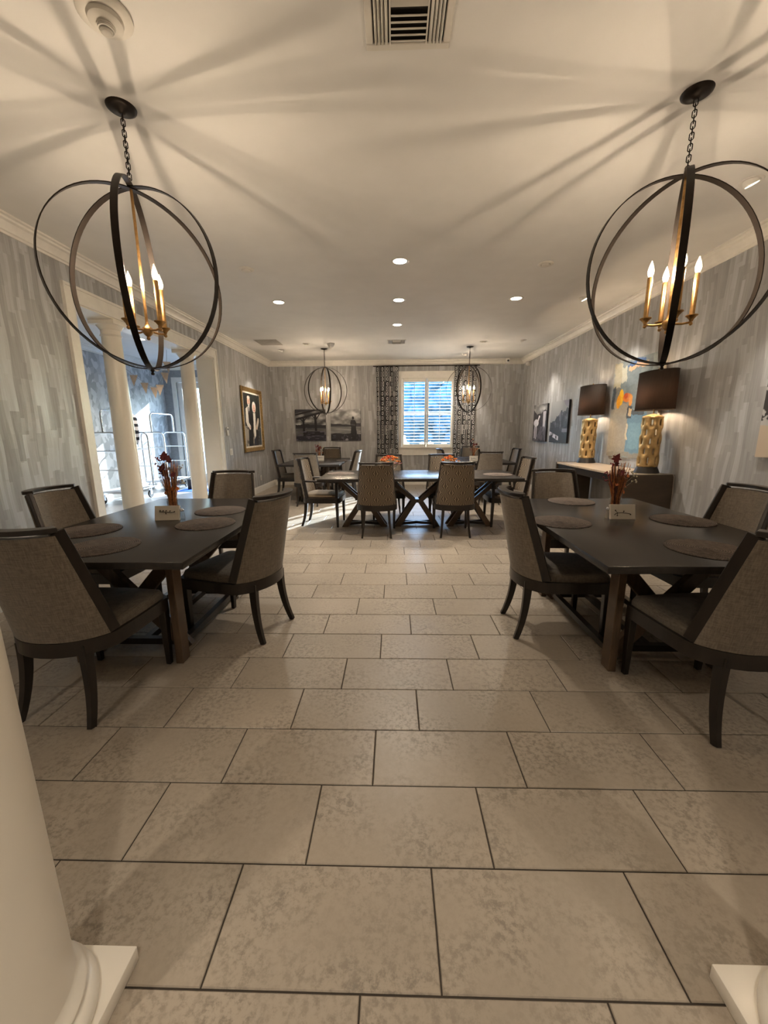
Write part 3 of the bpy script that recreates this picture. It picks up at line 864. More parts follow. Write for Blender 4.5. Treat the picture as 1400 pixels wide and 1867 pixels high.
def dried_vase(x, y, label, seed, h=.40, kind=0, nst=60):
    rnd = random.Random(seed)
    root = empty('dried_flower_vase', (x, y, .7605)); tag(root, label, 'vase of flowers', 'dried flower vases')
    MB().lathe([(.0001, 0), (.036, 0), (.038, .004), (.040, .11), (.037, .11), (.035, .008), (.0001, .007)], 20, cap=False).build('vase', 'vase_glass', root, smooth=60)
    for nm, mt, cnt in (('copper_stems', 'copper_stem', nst), ('dark_stems', 'dark_stem', nst // 3)):
        mb = MB()
        for k in range(cnt):
            a = rnd.uniform(0, 2 * PI); r = rnd.uniform(.1, 1) ** .5 * .028; hh = h * rnd.uniform(.5, .92); sp = rnd.uniform(1.2, 3.0)
            mb.tube([(r * math.cos(a), r * math.sin(a), .012), (r * 1.0 * math.cos(a), r * 1.0 * math.sin(a), .11), (r * sp * math.cos(a + .2), r * sp * math.sin(a + .2), hh)], .0028, 5, scales=[1, 1, .6])
        mb.build(nm, mt, root, smooth=60)
    spec = [('leaf_red', 3 if kind == 0 else 9), ('leaf_cream', 3), ('leaf_orange', 4)]
    for mt, cnt in spec:
        for k in range(cnt):
            a = rnd.uniform(0, 2 * PI); z = h * rnd.uniform(.62, 1.02) if mt != 'leaf_orange' else h * rnd.uniform(.35, .7)
            rr = rnd.uniform(.01, .05) + (.03 if mt == 'leaf_orange' else 0)
            if kind == 0 and mt == 'leaf_red' and k == 0: a, rr, z = 3.6, .04, h * .98
            mb = MB(); p = Vector((rr * math.cos(a), rr * math.sin(a), z))
            leaf_mb(mb, p, rnd.uniform(.05, .075) if mt == 'leaf_red' else rnd.uniform(.028, .04), euler(1.2 + rnd.uniform(-.4, .4), rnd.uniform(-.5, .5), rnd.uniform(-.6, .6)))
            mb.build('leaf', mt, root, smooth=0)
    for mt, cnt, zr, rr0 in (('berry', 4, (.5, .95), .09), ('pale_berry', 4, (.5, .8), .11)):
        for k in range(cnt):
            a = rnd.uniform(-.7, .7) + (PI if (mt == 'berry') else 0); z = h * rnd.uniform(*zr); rr = rr0 * rnd.uniform(.7, 1.1)
            mb = MB(); e_ = Vector((rr * math.cos(a), rr * math.sin(a) * .6, z))
            mb.tube([(.008 * math.cos(a), 0, .1), (rr * .5 * math.cos(a), 0, z * .75), e_], .0012, 5)
            for q in range(4): mb.ball(e_ + Vector((rnd.uniform(-.014, .014), rnd.uniform(-.014, .014), rnd.uniform(-.014, .014))), .0062, 7, 5)
            mb.build('berry_sprig', mt, root, smooth=60)
dried_vase(-1.715, 2.98, 'dried red flowers and stems in a glass behind the sign on the hall-side near table', 11, .44, 1)
dried_vase(1.655, 2.96, 'copper dried stems with one dark maple leaf on the console-side near table', 12, .41, 0, 95)
dried_vase(-1.60, 8.52, 'small bunch of dried flowers on the table under the lake photographs', 13, .34, 1, 16)
dried_vase(1.66, 8.35, 'small bunch of pale dried flowers on the table in front of the curtain', 14, .42, 0, 14)

def flower_bowl(x, y, s, n, label, seed):
    rnd = random.Random(seed)
    root = empty('flower_bowl', (x, y, .7605)); tag(root, label, 'flower bowl', 'orange flower arrangements')
    MB().lathe([(.0001, 0), (.05 * s, 0), (.052 * s, .006), (.014, .012), (.014, .05), (.06 * s, .065), (.10 * s, .10), (.115 * s, .14), (.111 * s, .14), (.095 * s, .10), (.05 * s, .075), (.0001, .07)], 24, cap=False).build('bowl', 'vase_glass', root, smooth=60)
    for k in range(n):
        a = 2 * PI * k * .382; q = k / n; r = .15 * s * math.sqrt(q); z = .155 + .085 * s * (1 - q) + rnd.uniform(-.01, .01)
        c = Vector((r * math.cos(a), r * math.sin(a), z)); mb = MB()
        for lay, (np_, rr, tl) in enumerate(((9, .043, .45), (7, .032, .8), (5, .020, 1.2))):
            for j in range(np_):
                b = 2 * PI * j / np_ + lay * .4; d = Vector((math.cos(b), math.sin(b), 0)); w_ = Vector((-math.sin(b), math.cos(b), 0))
                up = Vector((0, 0, 1)); o1 = c + up * .004 * lay; tip = o1 + (d * math.cos(tl) + up * math.sin(tl)) * rr * s
                mdp = (o1 + tip) / 2 + up * .006
                mb.add([o1, mdp + w_ * .011 * s, tip, mdp - w_ * .011 * s], [(0, 1, 2, 3)])
        mb.build('flower', rnd.choice(['orange_petal', 'orange_petal', 'peach_petal', 'red_petal']), root, smooth=60)
    for k in range(7):
        a = 2 * PI * k / 7; mb = MB()
        leaf_mb(mb, Vector((.14 * s * math.cos(a), .14 * s * math.sin(a), .145)), .07 * s, euler(.3, .2, a - PI / 2))
        mb.build('leaf', rnd.choice(['leaf_red', 'leaf_orange', 'leaf_red']), root, smooth=0)
flower_bowl(-.06, 5.66, 1.0, 17, 'larger bowl of orange flowers on the long table, towards the sunlit end', 21)
flower_bowl(.80, 5.72, .85, 14, 'smaller bowl of orange flowers on the long table, towards the console end', 22)

# ------------------------------------------------------------------ orb chandeliers
def make_chandelier(light_bulbs=True):
    root = empty('orb_chandelier')
    MB().lathe([(.0001, -.028), (.012, -.028), (.02, -.02), (.055, -.014), (.070, -.006), (.072, 0), (.0001, 0)], 32).build('canopy', 'iron', root, smooth=50)
    zt, zc, R = -.355, -.830, .470
    n = 13; z0 = -.03; dz = (zt + .005 - z0) / n
    lk = []
    rx, rz = .0095, abs(dz) * .5 + .0055
    pth = [(rx * math.cos(a), 0, (rz - rx) * (1 if math.sin(a) > 0 else -1) + rx * math.sin(a)) for a in [2 * PI * (j + .5) / 12 for j in range(12)]]
    proto = None
    for k in range(n):
        if proto is None: o = proto = MB().tube(pth, .0026, 6, closed=True).build('chain_link', 'iron', root, smooth=60)
        else: o = proto.copy(); COL.objects.link(o)
        o.location = (0, 0, z0 + dz * (k + .5)); o.rotation_euler = (0, 0, (k % 2) * PI / 2 + .4)
    for k in range(3):
        r = R - .006 * k
        ph = k * PI / 3
        d = Vector((math.cos(ph), math.sin(ph), 0)); nrm = Vector((-math.sin(ph), math.cos(ph), 0))
        path, ups = [], []
        for j in range(72):
            a = 2 * PI * j / 72
            path.append(d * (r * math.cos(a)) + Vector((0, 0, zc + r * math.sin(a)))); ups.append(d * math.cos(a) + Vector((0, 0, math.sin(a))))
        w_, t_ = .0155, .0026
        MB().sweep(path, [(-w_, -t_), (w_, -t_), (w_, t_), (-w_, t_)], ups, closed=True).build('hoop', 'iron', root, smooth=40)
    zh = -1.085
    MB().tube([(0, 0, zt - .005), (0, 0, zh)], .0075, 10).build('stem', 'brass', root, smooth=60)
    MB().lathe([(.0001, zh - .052), (.008, zh - .05), (.011, zh - .042), (.007, zh - .034), (.016, zh - .026), (.027, zh - .012), (.030, zh), (.026, zh + .014), (.012, zh + .024), (.009, zh + .04), (.0075, zh + .045)], 20).build('hub', 'brass', root, smooth=60)
    MB().lathe([(.0001, zc - R - .030), (.008, zc - R - .028), (.010, zc - R - .02), (.006, zc - R - .012), (.012, zc - R - .004), (.012, zc - R + .012), (.0001, zc - R + .014)], 14).build('finial', 'iron', root, smooth=60)
    for k in range(4):
        a = k * PI / 2 + .80; d = Vector((math.cos(a), math.sin(a), 0)); c = d * .112
        arm = MB().tube([d * .02 + Vector((0, 0, zh)), d * .07 + Vector((0, 0, zh - .004)), c + Vector((0, 0, zh + .002))], .006, 8)
        arm.ball(c + Vector((0, 0, zh - .006)), .010, 10, 6)
        arm.build('arm', 'brass', root, smooth=60)
        cn = MB().lathe([(.0001, zh + .004), (.008, zh + .004), (.012, zh + .016), (.024, zh + .030), (.030, zh + .034), (.030, zh + .038), (.0135, zh + .041), (.0128, zh + .045), (.0128, zh + .245), (.011, zh + .248), (.0001, zh + .248)], 16, c).build('candle', 'brass', root, smooth=50)
        MB().lathe([(.0001, zh + .248), (.009, zh + .249), (.0145, zh + .264), (.0160, zh + .276), (.0125, zh + .296), (.006, zh + .316), (.0012, zh + .330)], 12, c).build('bulb', 'bulb_glass', cn, smooth=60)
        MB().lathe([(.0036, zh + .258), (.0042, zh + .272), (.0032, zh + .290)], 6, c).build('filament', 'bulb', cn, smooth=60)
    return root
ch = make_chandelier()
def place_ch(o, x, y, phi, label):
    o.location = (x, y, ZC); o.rotation_euler = (0, 0, math.radians(phi)); tag(o, label, 'chandelier', 'iron orb chandeliers')
c2, c3, c4 = copy_tree(ch), copy_tree(ch), copy_tree(ch)
place_ch(ch, -1.417, 2.413, -69.6, 'large iron orb chandelier over the near table by the white columns')
place_ch(c2, 1.528, 2.417, -59.5, 'large iron orb chandelier over the near table by the lamps')
place_ch(c3, -1.44, 8.66, -68.5, 'distant iron orb chandelier before the lake photographs')
place_ch(c4, 1.555, 8.63, -70.4, 'distant iron orb chandelier in front of the patterned curtain')

# ------------------------------------------------------------------ ceiling fixtures
def downlight(x, y, label, k=1.0):
    root = empty('downlight', (x, y, ZC)); tag(root, label, 'ceiling light', 'lit recessed downlights')
    MB().lathe([(.068, -.0035), (.086, -.0055), (.092, -.002), (.092, 0), (.068, 0)], 32, cap=False).build('trim_ring', 'white', root, smooth=50)
    MB().lathe([(.0001, -.003), (.066, -.003), (.068, -.001), (.0001, -.001)], 28).build('lens', 'lens', root)
    ld = bpy.data.lights.new('downlight_lamp', 'SPOT'); ld.energy = DOWN_W * 4 * k; ld.color = DOWN_COL; ld.spot_size = math.radians(118); ld.spot_blend = .8; ld.shadow_soft_size = .05
    lo = bpy.data.objects.new('downlight_lamp', ld); lo.location = (0, 0, -.06); COL.objects.link(lo); lo.parent = root
downlight(.063, 4.389, 'lit downlight on the ceiling centre line, nearest the camera')
downlight(.066, 5.600, 'lit downlight in the middle of the ceiling centre row of three')
downlight(.055, 6.831, 'lit downlight on the ceiling centre line just before the small vent')
downlight(-1.51, 5.616, 'lit downlight on the column side of the ceiling')
downlight(1.581, 5.605, 'lit downlight on the console side of the ceiling')

downlight(.05, -.9, 'added downlight, unseen behind the camera in the middle of the foyer ceiling', .8)  # three unseen foyer lamps added to brighten the foreground
downlight(-1.7, -.9, 'added downlight, unseen behind the camera on the hall side of the foyer ceiling', .8)
downlight(1.8, -.9, 'added downlight, unseen behind the camera on the console side of the foyer ceiling', .8)

downlight(-4.6, 5.2, 'added downlight, out of view in the hall ceiling beyond the columns, nearer the camera')  # unseen hall lamp, added for extra light
downlight(-4.6, 7.6, 'lit downlight in the hall ceiling beyond the columns, nearer the glass door')

def eyeball(x, y, aim, label):
    root = empty('ceiling_spotlight', (x, y, ZC)); tag(root, label, 'spotlight', 'small tilted ceiling spotlights')
    MB().lathe([(.050, -.002), (.066, -.004), (.070, 0), (.050, 0)], 28, cap=False).build('trim_ring', 'white', root, smooth=50)
    d = Vector(aim) - Vector((x, y, ZC)); d.normalize(); q = d.to_track_quat('-Z', 'Y').to_matrix()
    mb = MB().lathe([(.046, .02), (.049, 0), (.048, -.022), (.040, -.024)], 20, cap=False)
    mb.v = [tuple(q @ Vector(v)) for v in mb.v]; mb.build('gimbal', 'white', root, smooth=50)
    mb = MB().lathe([(.0001, -.021), (.040, -.021), (.040, -.017), (.0001, -.017)], 20)
    mb.v = [tuple(q @ Vector(v)) for v in mb.v]; mb.build('lens', 'lens_spot', root)
    ld = bpy.data.lights.new('spot_lamp', 'SPOT'); ld.energy = SPOT_W * 4; ld.color = DOWN_COL; ld.spot_size = math.radians(58); ld.spot_blend = .7; ld.shadow_soft_size = .03
    lo = bpy.data.objects.new('spot_lamp', ld); lo.location = d * .06; lo.rotation_euler = d.to_track_quat('-Z', 'Y').to_euler(); COL.objects.link(lo); lo.parent = root
eyeball(2.452, 3.177, (3.1, 3.2, 1.5), 'tilted ceiling spotlight cut across by the hoop of the chandelier by the lamps')
eyeball(2.457, 5.624, (3.1, 5.5, 1.5), 'tilted ceiling spotlight above the abstract painting')
eyeball(2.455, 8.072, (3.1, 8.2, 1.5), 'tilted ceiling spotlight above the two mountain photographs')
eyeball(-2.356, 8.727, (-3.05, 8.75, 1.6), 'tilted ceiling spotlight above the gilt framed portrait')
eyeball(1.60, 9.45, (1.7, 10.1, 1.6), 'tilted ceiling spotlight just in front of the console-side curtain')

def sprinkler(x, y, r, label):
    root = empty('sprinkler_cover', (x, y, ZC)); tag(root, label, 'sprinkler', 'ceiling sprinkler covers')
    MB().lathe([(r, 0), (r, -.003), (r - .006, -.008), (r * .62, -.010), (r * .60, -.004), (.0001, -.004), (.0001, 0)], 28).build('rim', 'vent', root, smooth=40)
    MB().lathe([(r * .54, -.004), (r * .54, -.018), (r * .48, -.021), (.0001, -.021)], 24).build('plate', 'vent', root, smooth=40)
sprinkler(1.556, 4.519, .078, 'flush round sprinkler cover between the middle downlights and the lamp-side chandelier')
sprinkler(-1.538, 4.528, .078, 'flush round sprinkler cover on the column side of the ceiling')
sprinkler(-1.70, 8.15, .07, 'small round sprinkler cover beside the far chandelier before the lake photographs')
sprinkler(1.72, 8.15, .07, 'small round sprinkler cover beside the far chandelier before the curtain')

sm = empty('smoke_detector', (-1.165, 1.945, ZC)); tag(sm, 'round smoke detector cut off at the top of the photo', 'smoke detector')
MB().lathe([(.0001, 0), (.100, 0), (.100, -.010), (.094, -.016), (.066, -.020), (.0001, -.020)], 36).build('mounting_plate', 'vent', sm, smooth=40)
MB().lathe([(.066, -.020), (.062, -.034), (.048, -.042), (.034, -.044), (.034, -.050), (.0001, -.050)], 32).build('housing', 'vent', sm, smooth=40)
MB().lathe([(.031, -.050), (.031, -.058), (.026, -.058), (.026, -.050)], 28, cap=False).lathe([(.024, -.050), (.0235, -.063), (.018, -.068), (.0001, -.068)], 24).build('sensor_head', 'vent', sm, smooth=40)

def vent(name, x0, x1, y0, y1, label, fine):
    cx, cy = (x0 + x1) / 2, (y0 + y1) / 2
    root = empty('ceiling_vent', (cx, cy, ZC)); tag(root, label, 'vent', 'ceiling air vents')
    w, h = (x1 - x0) / 2, (y1 - y0) / 2
    b = .032 if fine else .026
    MB().span(-w, w, -h, -h + b, -.008, 0).span(-w, w, h - b, h, -.008, 0).span(-w, -w + b, -h + b, h - b, -.008, 0).span(w - b, w, -h + b, h - b, -.008, 0).build('frame', 'vent', root, bevel=.003, bseg=1)
    MB().span(-w + b, w - b, -h + b, h - b, -.0012, -.0004).build('backing', 'vent_dark', root, smooth=0)
    iw, ih = w - b, h - b
    core = iw * .52
    for sx in (-1, 1):
        n = 4
        for k in range(n):
            xx = sx * (core + .008 + (iw - core - .012) * (k + .5) / n)
            MB().box((xx, 0, -.009), (.013, 2 * ih, .0025), Matrix.Rotation(sx * math.radians(38), 3, 'Y')).build('slat', 'vent', root, smooth=0)
        MB().span(sx * core - .003, sx * core + .003, -ih, ih, -.012, -.002).build('divider', 'vent', root, smooth=0)
    n = 11
    for k in range(n):
        yy = -ih + 2 * ih * (k + .5) / n
        if k == 5: continue
        MB().box((0, yy, -.009), (2 * core - .008, 2 * ih / n * .98, .0025), Matrix.Rotation((1 if yy > 0 else -1) * math.radians(30), 3, 'X')).build('slat', 'vent', root, smooth=0)
vent('v', -.118, .246, 1.775, 2.135, 'large white louvred air vent cut off at the top of the photo', True)
vent('v', -.125, .232, 7.90, 8.25, 'small looking white air vent near the window end of the ceiling', False)
tag(MB().span(-2.60, -2.175, 7.76, 8.235, ZC - .004, ZC).build('ceiling_speaker', 'panel_grey', None, bevel=.0015), 'flat grey square speaker grille in the ceiling near the gilt portrait', 'speaker')
wd = empty('motion_sensor', (-1.22, 8.15, ZC)); tag(wd, 'small white wedge-shaped sensor on the ceiling beside the far chandelier', 'sensor')
MB().lathe([(.0001, 0), (.075, 0), (.07, -.02), (.045, -.07), (.02, -.085), (.0001, -.086)], 4).build('housing', 'white', wd, smooth=0)
MB().lathe([(.015, -.08), (.014, -.092), (.0001, -.096)], 12).build('lens', 'vent', wd)
cam2 = empty('security_camera', (2.70, 10.0, ZC)); tag(cam2, 'small white box camera with a round black lens by the back crown moulding', 'camera')
MB().span(-.045, .045, -.05, .05, -.105, 0).build('housing', 'white', cam2, bevel=.012)
MB().lathe([(.0001, 0), (.022, 0), (.024, .006), (.018, .008), (.0001, .009)], 20).build('lens', 'rubber', cam2).rotation_euler = (PI / 2, 0, 0)
cam2.children[-1].location = (0, -.05, -.065)
ss_ = empty('wall_sensor', (3.075, 9.66, 2.845)); tag(ss_, 'round white emergency light on the right wall close to the back corner', 'emergency light')
MB().span(.02, .055, -.04, .04, -.04, .04).build('mount', 'white', ss_, bevel=.008)
MB().ball((-.01, -.02, 0), .05, 18, 12).build('head', 'white', ss_, smooth=60)

# ------------------------------------------------------------------ pictures drawn as coloured grids
class Art:
    def __init__(s, nx, ny, seed=0):
        s.nx, s.ny = nx, ny
        s.u, s.v = np.meshgrid(np.linspace(0, 1, nx), np.linspace(0, 1, ny))   # v up
        s.c = np.zeros((ny, nx, 3)); s.r = np.random.RandomState(seed)
    def noise(s, fx, fy, octv=3):
        out = 0; amp = 1; tot = 0
        for o in range(octv):
            gx, gy = int(fx * 2 ** o) + 2, int(fy * 2 ** o) + 2
            g = s.r.rand(gy + 1, gx + 1); x = s.u * (gx - 1e-3); y = s.v * (gy - 1e-3)
            xi, yi = x.astype(int), y.astype(int); xf, yf = x - xi, y - yi
            xf = xf * xf * (3 - 2 * xf); yf = yf * yf * (3 - 2 * yf)
            out = out + amp * ((g[yi, xi] * (1 - xf) + g[yi, xi + 1] * xf) * (1 - yf) + (g[yi + 1, xi] * (1 - xf) + g[yi + 1, xi + 1] * xf) * yf)
            tot += amp; amp *= .5
        return out / tot
    def fill(s, mask, col):
        col = np.array(col, float); m = np.clip(mask, 0, 1)[..., None] if mask.dtype != bool else mask[..., None].astype(float)
        s.c = s.c * (1 - m) + col * m
    def poly(s, pts, col):
        x, y = s.u, s.v; ins = np.zeros_like(x, bool); n = len(pts)
        for i in range(n):
            x1, y1 = pts[i]; x2, y2 = pts[(i + 1) % n]
            if y1 == y2: continue
            cnd = ((y1 > y) != (y2 > y)) & (x < (x2 - x1) * (y - y1) / (y2 - y1) + x1); ins ^= cnd
        s.fill(ins, col)
    def ell(s, cx, cy, rx, ry, col): s.fill(((s.u - cx) / rx) ** 2 + ((s.v - cy) / ry) ** 2 < 1, col)
    def line(s, a, b, w, col):
        ax, ay = a; bx, by = b; dx, dy = bx - ax, by - ay; L = dx * dx + dy * dy
        t = np.clip(((s.u - ax) * dx + (s.v - ay) * dy) / L, 0, 1)
        s.fill((s.u - ax - t * dx) ** 2 + (s.v - ay - t * dy) ** 2 < w * w, col)
    def gray(s, g): s.c = np.repeat(np.clip(g, 0, 255)[..., None], 3, 2)

def print_mesh(art, w, h, name, parent):
    ny, nx = art.ny, art.nx
    X = (art.u.ravel() - .5) * w; Z = (art.v.ravel() - .5) * h
    co = np.stack([X, np.zeros_like(X), Z], 1)
    idx = np.arange(nx * ny).reshape(ny, nx)
    q = np.stack([idx[:-1, :-1], idx[:-1, 1:], idx[1:, 1:], idx[1:, :-1]], -1).reshape(-1, 4)
    me = bpy.data.meshes.new(name); me.vertices.add(len(co)); me.vertices.foreach_set('co', co.ravel().astype(np.float32))
    me.loops.add(q.size); me.polygons.add(len(q)); me.loops.foreach_set('vertex_index', q.ravel().astype(np.int32))
    me.polygons.foreach_set('loop_start', np.arange(0, q.size, 4, dtype=np.int32)); me.update(calc_edges=True)
    s_ = np.clip(art.c, 0, 255).reshape(-1, 3) / 255
    ln = np.where(s_ <= .04045, s_ / 12.92, ((s_ + .055) / 1.055) ** 2.4)
    at = me.color_attributes.new('Col', 'FLOAT_COLOR', 'POINT')
    at.data.foreach_set('color', np.concatenate([ln, np.ones((len(ln), 1))], 1).ravel().astype(np.float32))
    me.materials.append(M['print']); o = bpy.data.objects.new(name, me); COL.objects.link(o); o.parent = parent
    return o
def picture(loc, rz, w, h, art, label, group=None, depth=.035, edge='canvas_edge', frame=None):
    """local +x along the picture, face towards local -y"""
    root = empty('wall_picture', loc, rz); tag(root, label, 'picture', group)
    if frame:
        MB().span(-w / 2, w / 2, -.010, 0, -h / 2, h / 2).build('backing', 'mat_board', root, smooth=0)
        fw, mw = frame
        prof = [(0, 0), (0, -.030), (.012, -.042), (.030, -.036), (fw - .012, -.018), (fw, -.016), (fw, 0)]
        cs = [(-1, -1), (1, -1), (1, 1), (-1, 1)]
        for k in range(4):
            rings = []
            for c in (cs[k], cs[(k + 1) % 4]):
                rings.append([(c[0] * (w / 2 - d), y, c[1] * (h / 2 - d)) for d, y in prof])
            MB().loops(rings).build('frame_rail', 'gilt', root, smooth=40)
        p = print_mesh(art, w - 2 * (fw + mw), h - 2 * (fw + mw), 'photograph', root); p.location = (0, -.0125, 0)
    else:
        MB().span(-w / 2, w / 2, -depth, 0, -h / 2, h / 2).build('canvas', edge, root, smooth=0)
        p = print_mesh(art, w, h, 'print', root); p.location = (0, -depth - .0006, 0)
    return root

# pergola by the water
a = Art(150, 150, 1)
sky_ = 70 + 120 * np.clip((a.noise(3, 6) - .35) * 2.2, 0, 1) * (a.v > .45)
a.gray(np.where(a.v > .42, sky_, 60 + 70 * a.noise(2, 26)))
a.fill((a.v < .50) & (a.v > .42 - .03) & (a.noise(9, 4) > .35), (50, 50, 58)); a.fill((a.v < .47 + .10 * a.noise(6, 1)) & (a.v > .42), (38, 36, 42))
for p_ in ([(.02, .72), (.97, .96), (1.0, .90), (.05, .66)], [(.0, .80), (.9, 1.0), (.6, 1.0), (.0, .86)]): a.poly(p_, (24, 22, 28))
for p_ in ([(.0, .87), (.55, 1), (0, 1)],): a.poly(p_, (44, 42, 52))
a.poly([(.235, .75), (.30, .75), (.305, .05), (.245, .05)], (26, 24, 30)); a.poly([(.62, .86), (.70, .88), (.715, .0), (.64, .0)], (20, 18, 24))
a.line((.27, .60), (.12, .74), .016, (24, 22, 28)); a.line((.27, .62), (.42, .79), .014, (24, 22, 28)); a.line((.67, .66), (.84, .90), .018, (20, 18, 24)); a.line((.66, .70), (.52, .84), .014, (20, 18, 24))
a.fill((a.v < .30) & (a.u < .95) & (a.u > .3), (30, 28, 38)); a.fill((a.v < .14 + .05 * a.u), (44, 42, 54)); a.fill((a.v < .31) & (a.noise(5, 30) > .62), (96, 92, 106))
picture((-2.085, YB - .002, 1.510), 0, .76, .765, a, 'black and white canvas of a pergola by water on the back wall', 'black and white canvas photographs')
# person by the lake
a = Art(150, 150, 2)
cl = np.clip((a.noise(3, 5) - .3) * 2.1, 0, 1)
a.gray(np.where(a.v > .46, 96 + 120 * cl, 70 + 110 * a.noise(2, 24) * (1 - np.abs(a.v - .3) * 1.6)))
a.fill((a.v > .45) & (a.v < .50 + .09 * a.noise(5, 1) * (1 - a.u)), (36, 34, 40)); a.fill((a.v > .46) & (a.v < .52 + .06 * a.noise(7, 1)) & (a.u > .8), (60, 56, 64))
a.fill(a.v < .20 + .06 * a.noise(4, 2), (34, 31, 38)); a.fill((a.v < .20) & (a.noise(14, 10) > .66), (74, 70, 80)); a.ell(.53, .03, .05, .04, (150, 146, 155))
a.ell(.745, .725, .038, .05, (16, 15, 19)); a.poly([(.68, .66), (.81, .66), (.86, .56), (.84, .42), (.87, .22), (.66, .20), (.68, .42), (.65, .56)], (15, 14, 18)); a.poly([(.70, .22), (.76, .22), (.76, .02), (.71, .02)], (12, 11, 14)); a.poly([(.78, .22), (.83, .22), (.81, .04), (.77, .04)], (12, 11, 14))
a.line((.68, .52), (.80, .50), .02, (58, 54, 62))
picture((-1.205, YB - .002, 1.505), 0, .755, .765, a, 'black and white canvas of a person standing by a lake', 'black and white canvas photographs')
# white birds in a valley
a = Art(110, 120, 3)
a.gray(90 + 120 * np.clip((a.noise(2, 5) - .25) * 1.7, 0, 1)); a.fill(a.v < .80 - .14 * a.u + .12 * a.noise(5, 1) - .1 * np.sin(a.u * 5), (58, 55, 62)); a.fill((a.v < .74) & (a.noise(12, 12) > .58), (36, 34, 40))
a.fill((a.v > .30) & (a.v < .80) & (np.abs(a.u - .83) < .06 + .05 * a.v), (196, 194, 202)); a.fill((a.v < .40) & (a.noise(10, 12) > .5), (92, 88, 96))
a.ell(.24, .50, .19, .10, (226, 224, 230)); a.line((.34, .52), (.45, .66), .04, (224, 222, 228)); a.line((.16, .44), (.15, .10), .035, (206, 203, 210)); a.line((.28, .44), (.27, .08), .032, (206, 203, 210)); a.ell(.46, .67, .05, .035, (226, 224, 230))
picture((XR - .002, 8.70, 1.505), PI / 2 * -1, .77, .76, a, 'black and white canvas of a white animal before a waterfall, nearest the back corner', 'black and white canvas photographs')
# mountain lake
a = Art(110, 120, 4)
a.gray(118 + 40 * a.v); 
ridge = .50 + .42 * np.clip(a.u - .12, 0, 1) + .10 * (a.noise(9, 1) - .5) * 2
a.fill(a.v < ridge, (62, 58, 66)); a.fill((a.v < ridge) & (a.noise(6, 10) > .52), (38, 35, 42)); a.fill((a.v < ridge) & (a.noise(14, 5) > .64), (104, 98, 108))
a.poly([(.70, 1.0), (.80, .90), (.92, .84), (1, .80), (1, 1)], (140, 134, 146)); a.poly([(0, .37), (.45, .36), (.6, .30), (.9, .20), (1, .18), (1, 0), (0, 0)], (40, 36, 42))
a.fill((np.abs(a.v - (.20 - .22 * (a.u - .1))) < .05) & (a.u < .55) & (a.noise(8, 6) > .38), (214, 210, 218)); a.fill((np.abs(a.v - .30) < .04) & (a.u > .72), (128, 122, 132))
picture((XR - .002, 7.71, 1.505), -PI / 2, .80, .765, a, 'black and white canvas of a craggy mountain above a dark lake', 'black and white canvas photographs')
# canvas on the right edge
a = Art(110, 120, 5)
a.gray(150 + 60 * a.noise(3, 3)); a.fill((a.v > .40) & (a.noise(12, 14) > .38), (40, 36, 36)); a.fill(a.v < .36 - .1 * a.u, (196, 180, 160))
picture((XR - .002, 3.12, 1.50), -PI / 2, .76, .74, a, 'canvas with dark foliage over a pale ground at the right edge of the photo', 'black and white canvas photographs', edge='mat_board')
# canvas on the left edge
a = Art(80, 90, 6)
a.gray(60 + 60 * a.noise(4, 5)); a.fill(a.v < .3, (34, 31, 34))
picture((XL + .002, 2.50, 1.52), PI / 2, .76, .76, a, 'dark canvas of which one corner shows at the left edge of the photo', 'black and white canvas photographs')
# gilt framed portrait of a couple
a = Art(110, 170, 7)
a.c[:] = (26, 32, 30); a.fill((a.v > .5) & (a.noise(9, 14) > .55), (14, 16, 16)); a.fill((a.v > .55) & (a.noise(10, 14) > .66), (58, 66, 60))
a.fill(a.v < .38, (150, 142, 130)); a.fill((a.v < .38) & (a.noise(5, 12) > .55), (86, 82, 78)); a.fill((a.v > .35) & (a.v < .52) & (a.noise(14, 10) > .5), (60, 58, 54)); a.fill((a.v < .36) & (a.u > .72) & (a.noise(9, 14) > .4), (58, 62, 66))
a.poly([(.10, .72), (.26, .77), (.42, .72), (.50, .56), (.48, .36), (.44, .0), (.17, .0), (.20, .36), (.08, .50)], (24, 24, 27))
a.poly([(.10, .71), (.22, .76), (.24, .42), (.17, .36), (.07, .46)], (214, 208, 198)); a.line((.12, .48), (.30, .36), .045, (210, 203, 192)); a.ell(.31, .36, .035, .022, (206, 168, 146))
a.poly([(.25, .77), (.34, .77), (.30, .58)], (226, 221, 212)); a.line((.30, .74), (.30, .60), .012, (60, 52, 60))
a.ell(.30, .855, .088, .085, (212, 176, 154)); a.ell(.30, .925, .082, .030, (224, 206, 192)); a.ell(.30, .795, .060, .024, (204, 196, 188)); a.ell(.27, .862, .011, .007, (58, 42, 36)); a.ell(.33, .862, .011, .007, (58, 42, 36)); a.ell(.30, .842, .012, .014, (198, 156, 134)); a.line((.275, .815), (.325, .815), .006, (150, 90, 80))
a.poly([(.46, .62), (.60, .66), (.78, .62), (.88, .46), (.82, .30), (.78, .0), (.48, .0), (.52, .32), (.45, .46)], (30, 29, 33))
a.poly([(.54, .64), (.68, .64), (.64, .20), (.54, .04), (.51, .30)], (218, 212, 202)); a.line((.84, .50), (.72, .36), .05, (196, 184, 168)); a.ell(.70, .35, .034, .022, (212, 172, 150)); a.poly([(.52, .12), (.62, .2), (.62, .0), (.54, .0)], (40, 46, 62))
a.ell(.61, .755, .118, .108, (228, 222, 214)); a.ell(.615, .730, .082, .076, (222, 180, 160)); a.ell(.588, .740, .011, .007, (58, 42, 36)); a.ell(.646, .740, .011, .007, (58, 42, 36)); a.ell(.617, .720, .011, .012, (208, 160, 140)); a.line((.592, .692), (.642, .692), .007, (176, 60, 56))
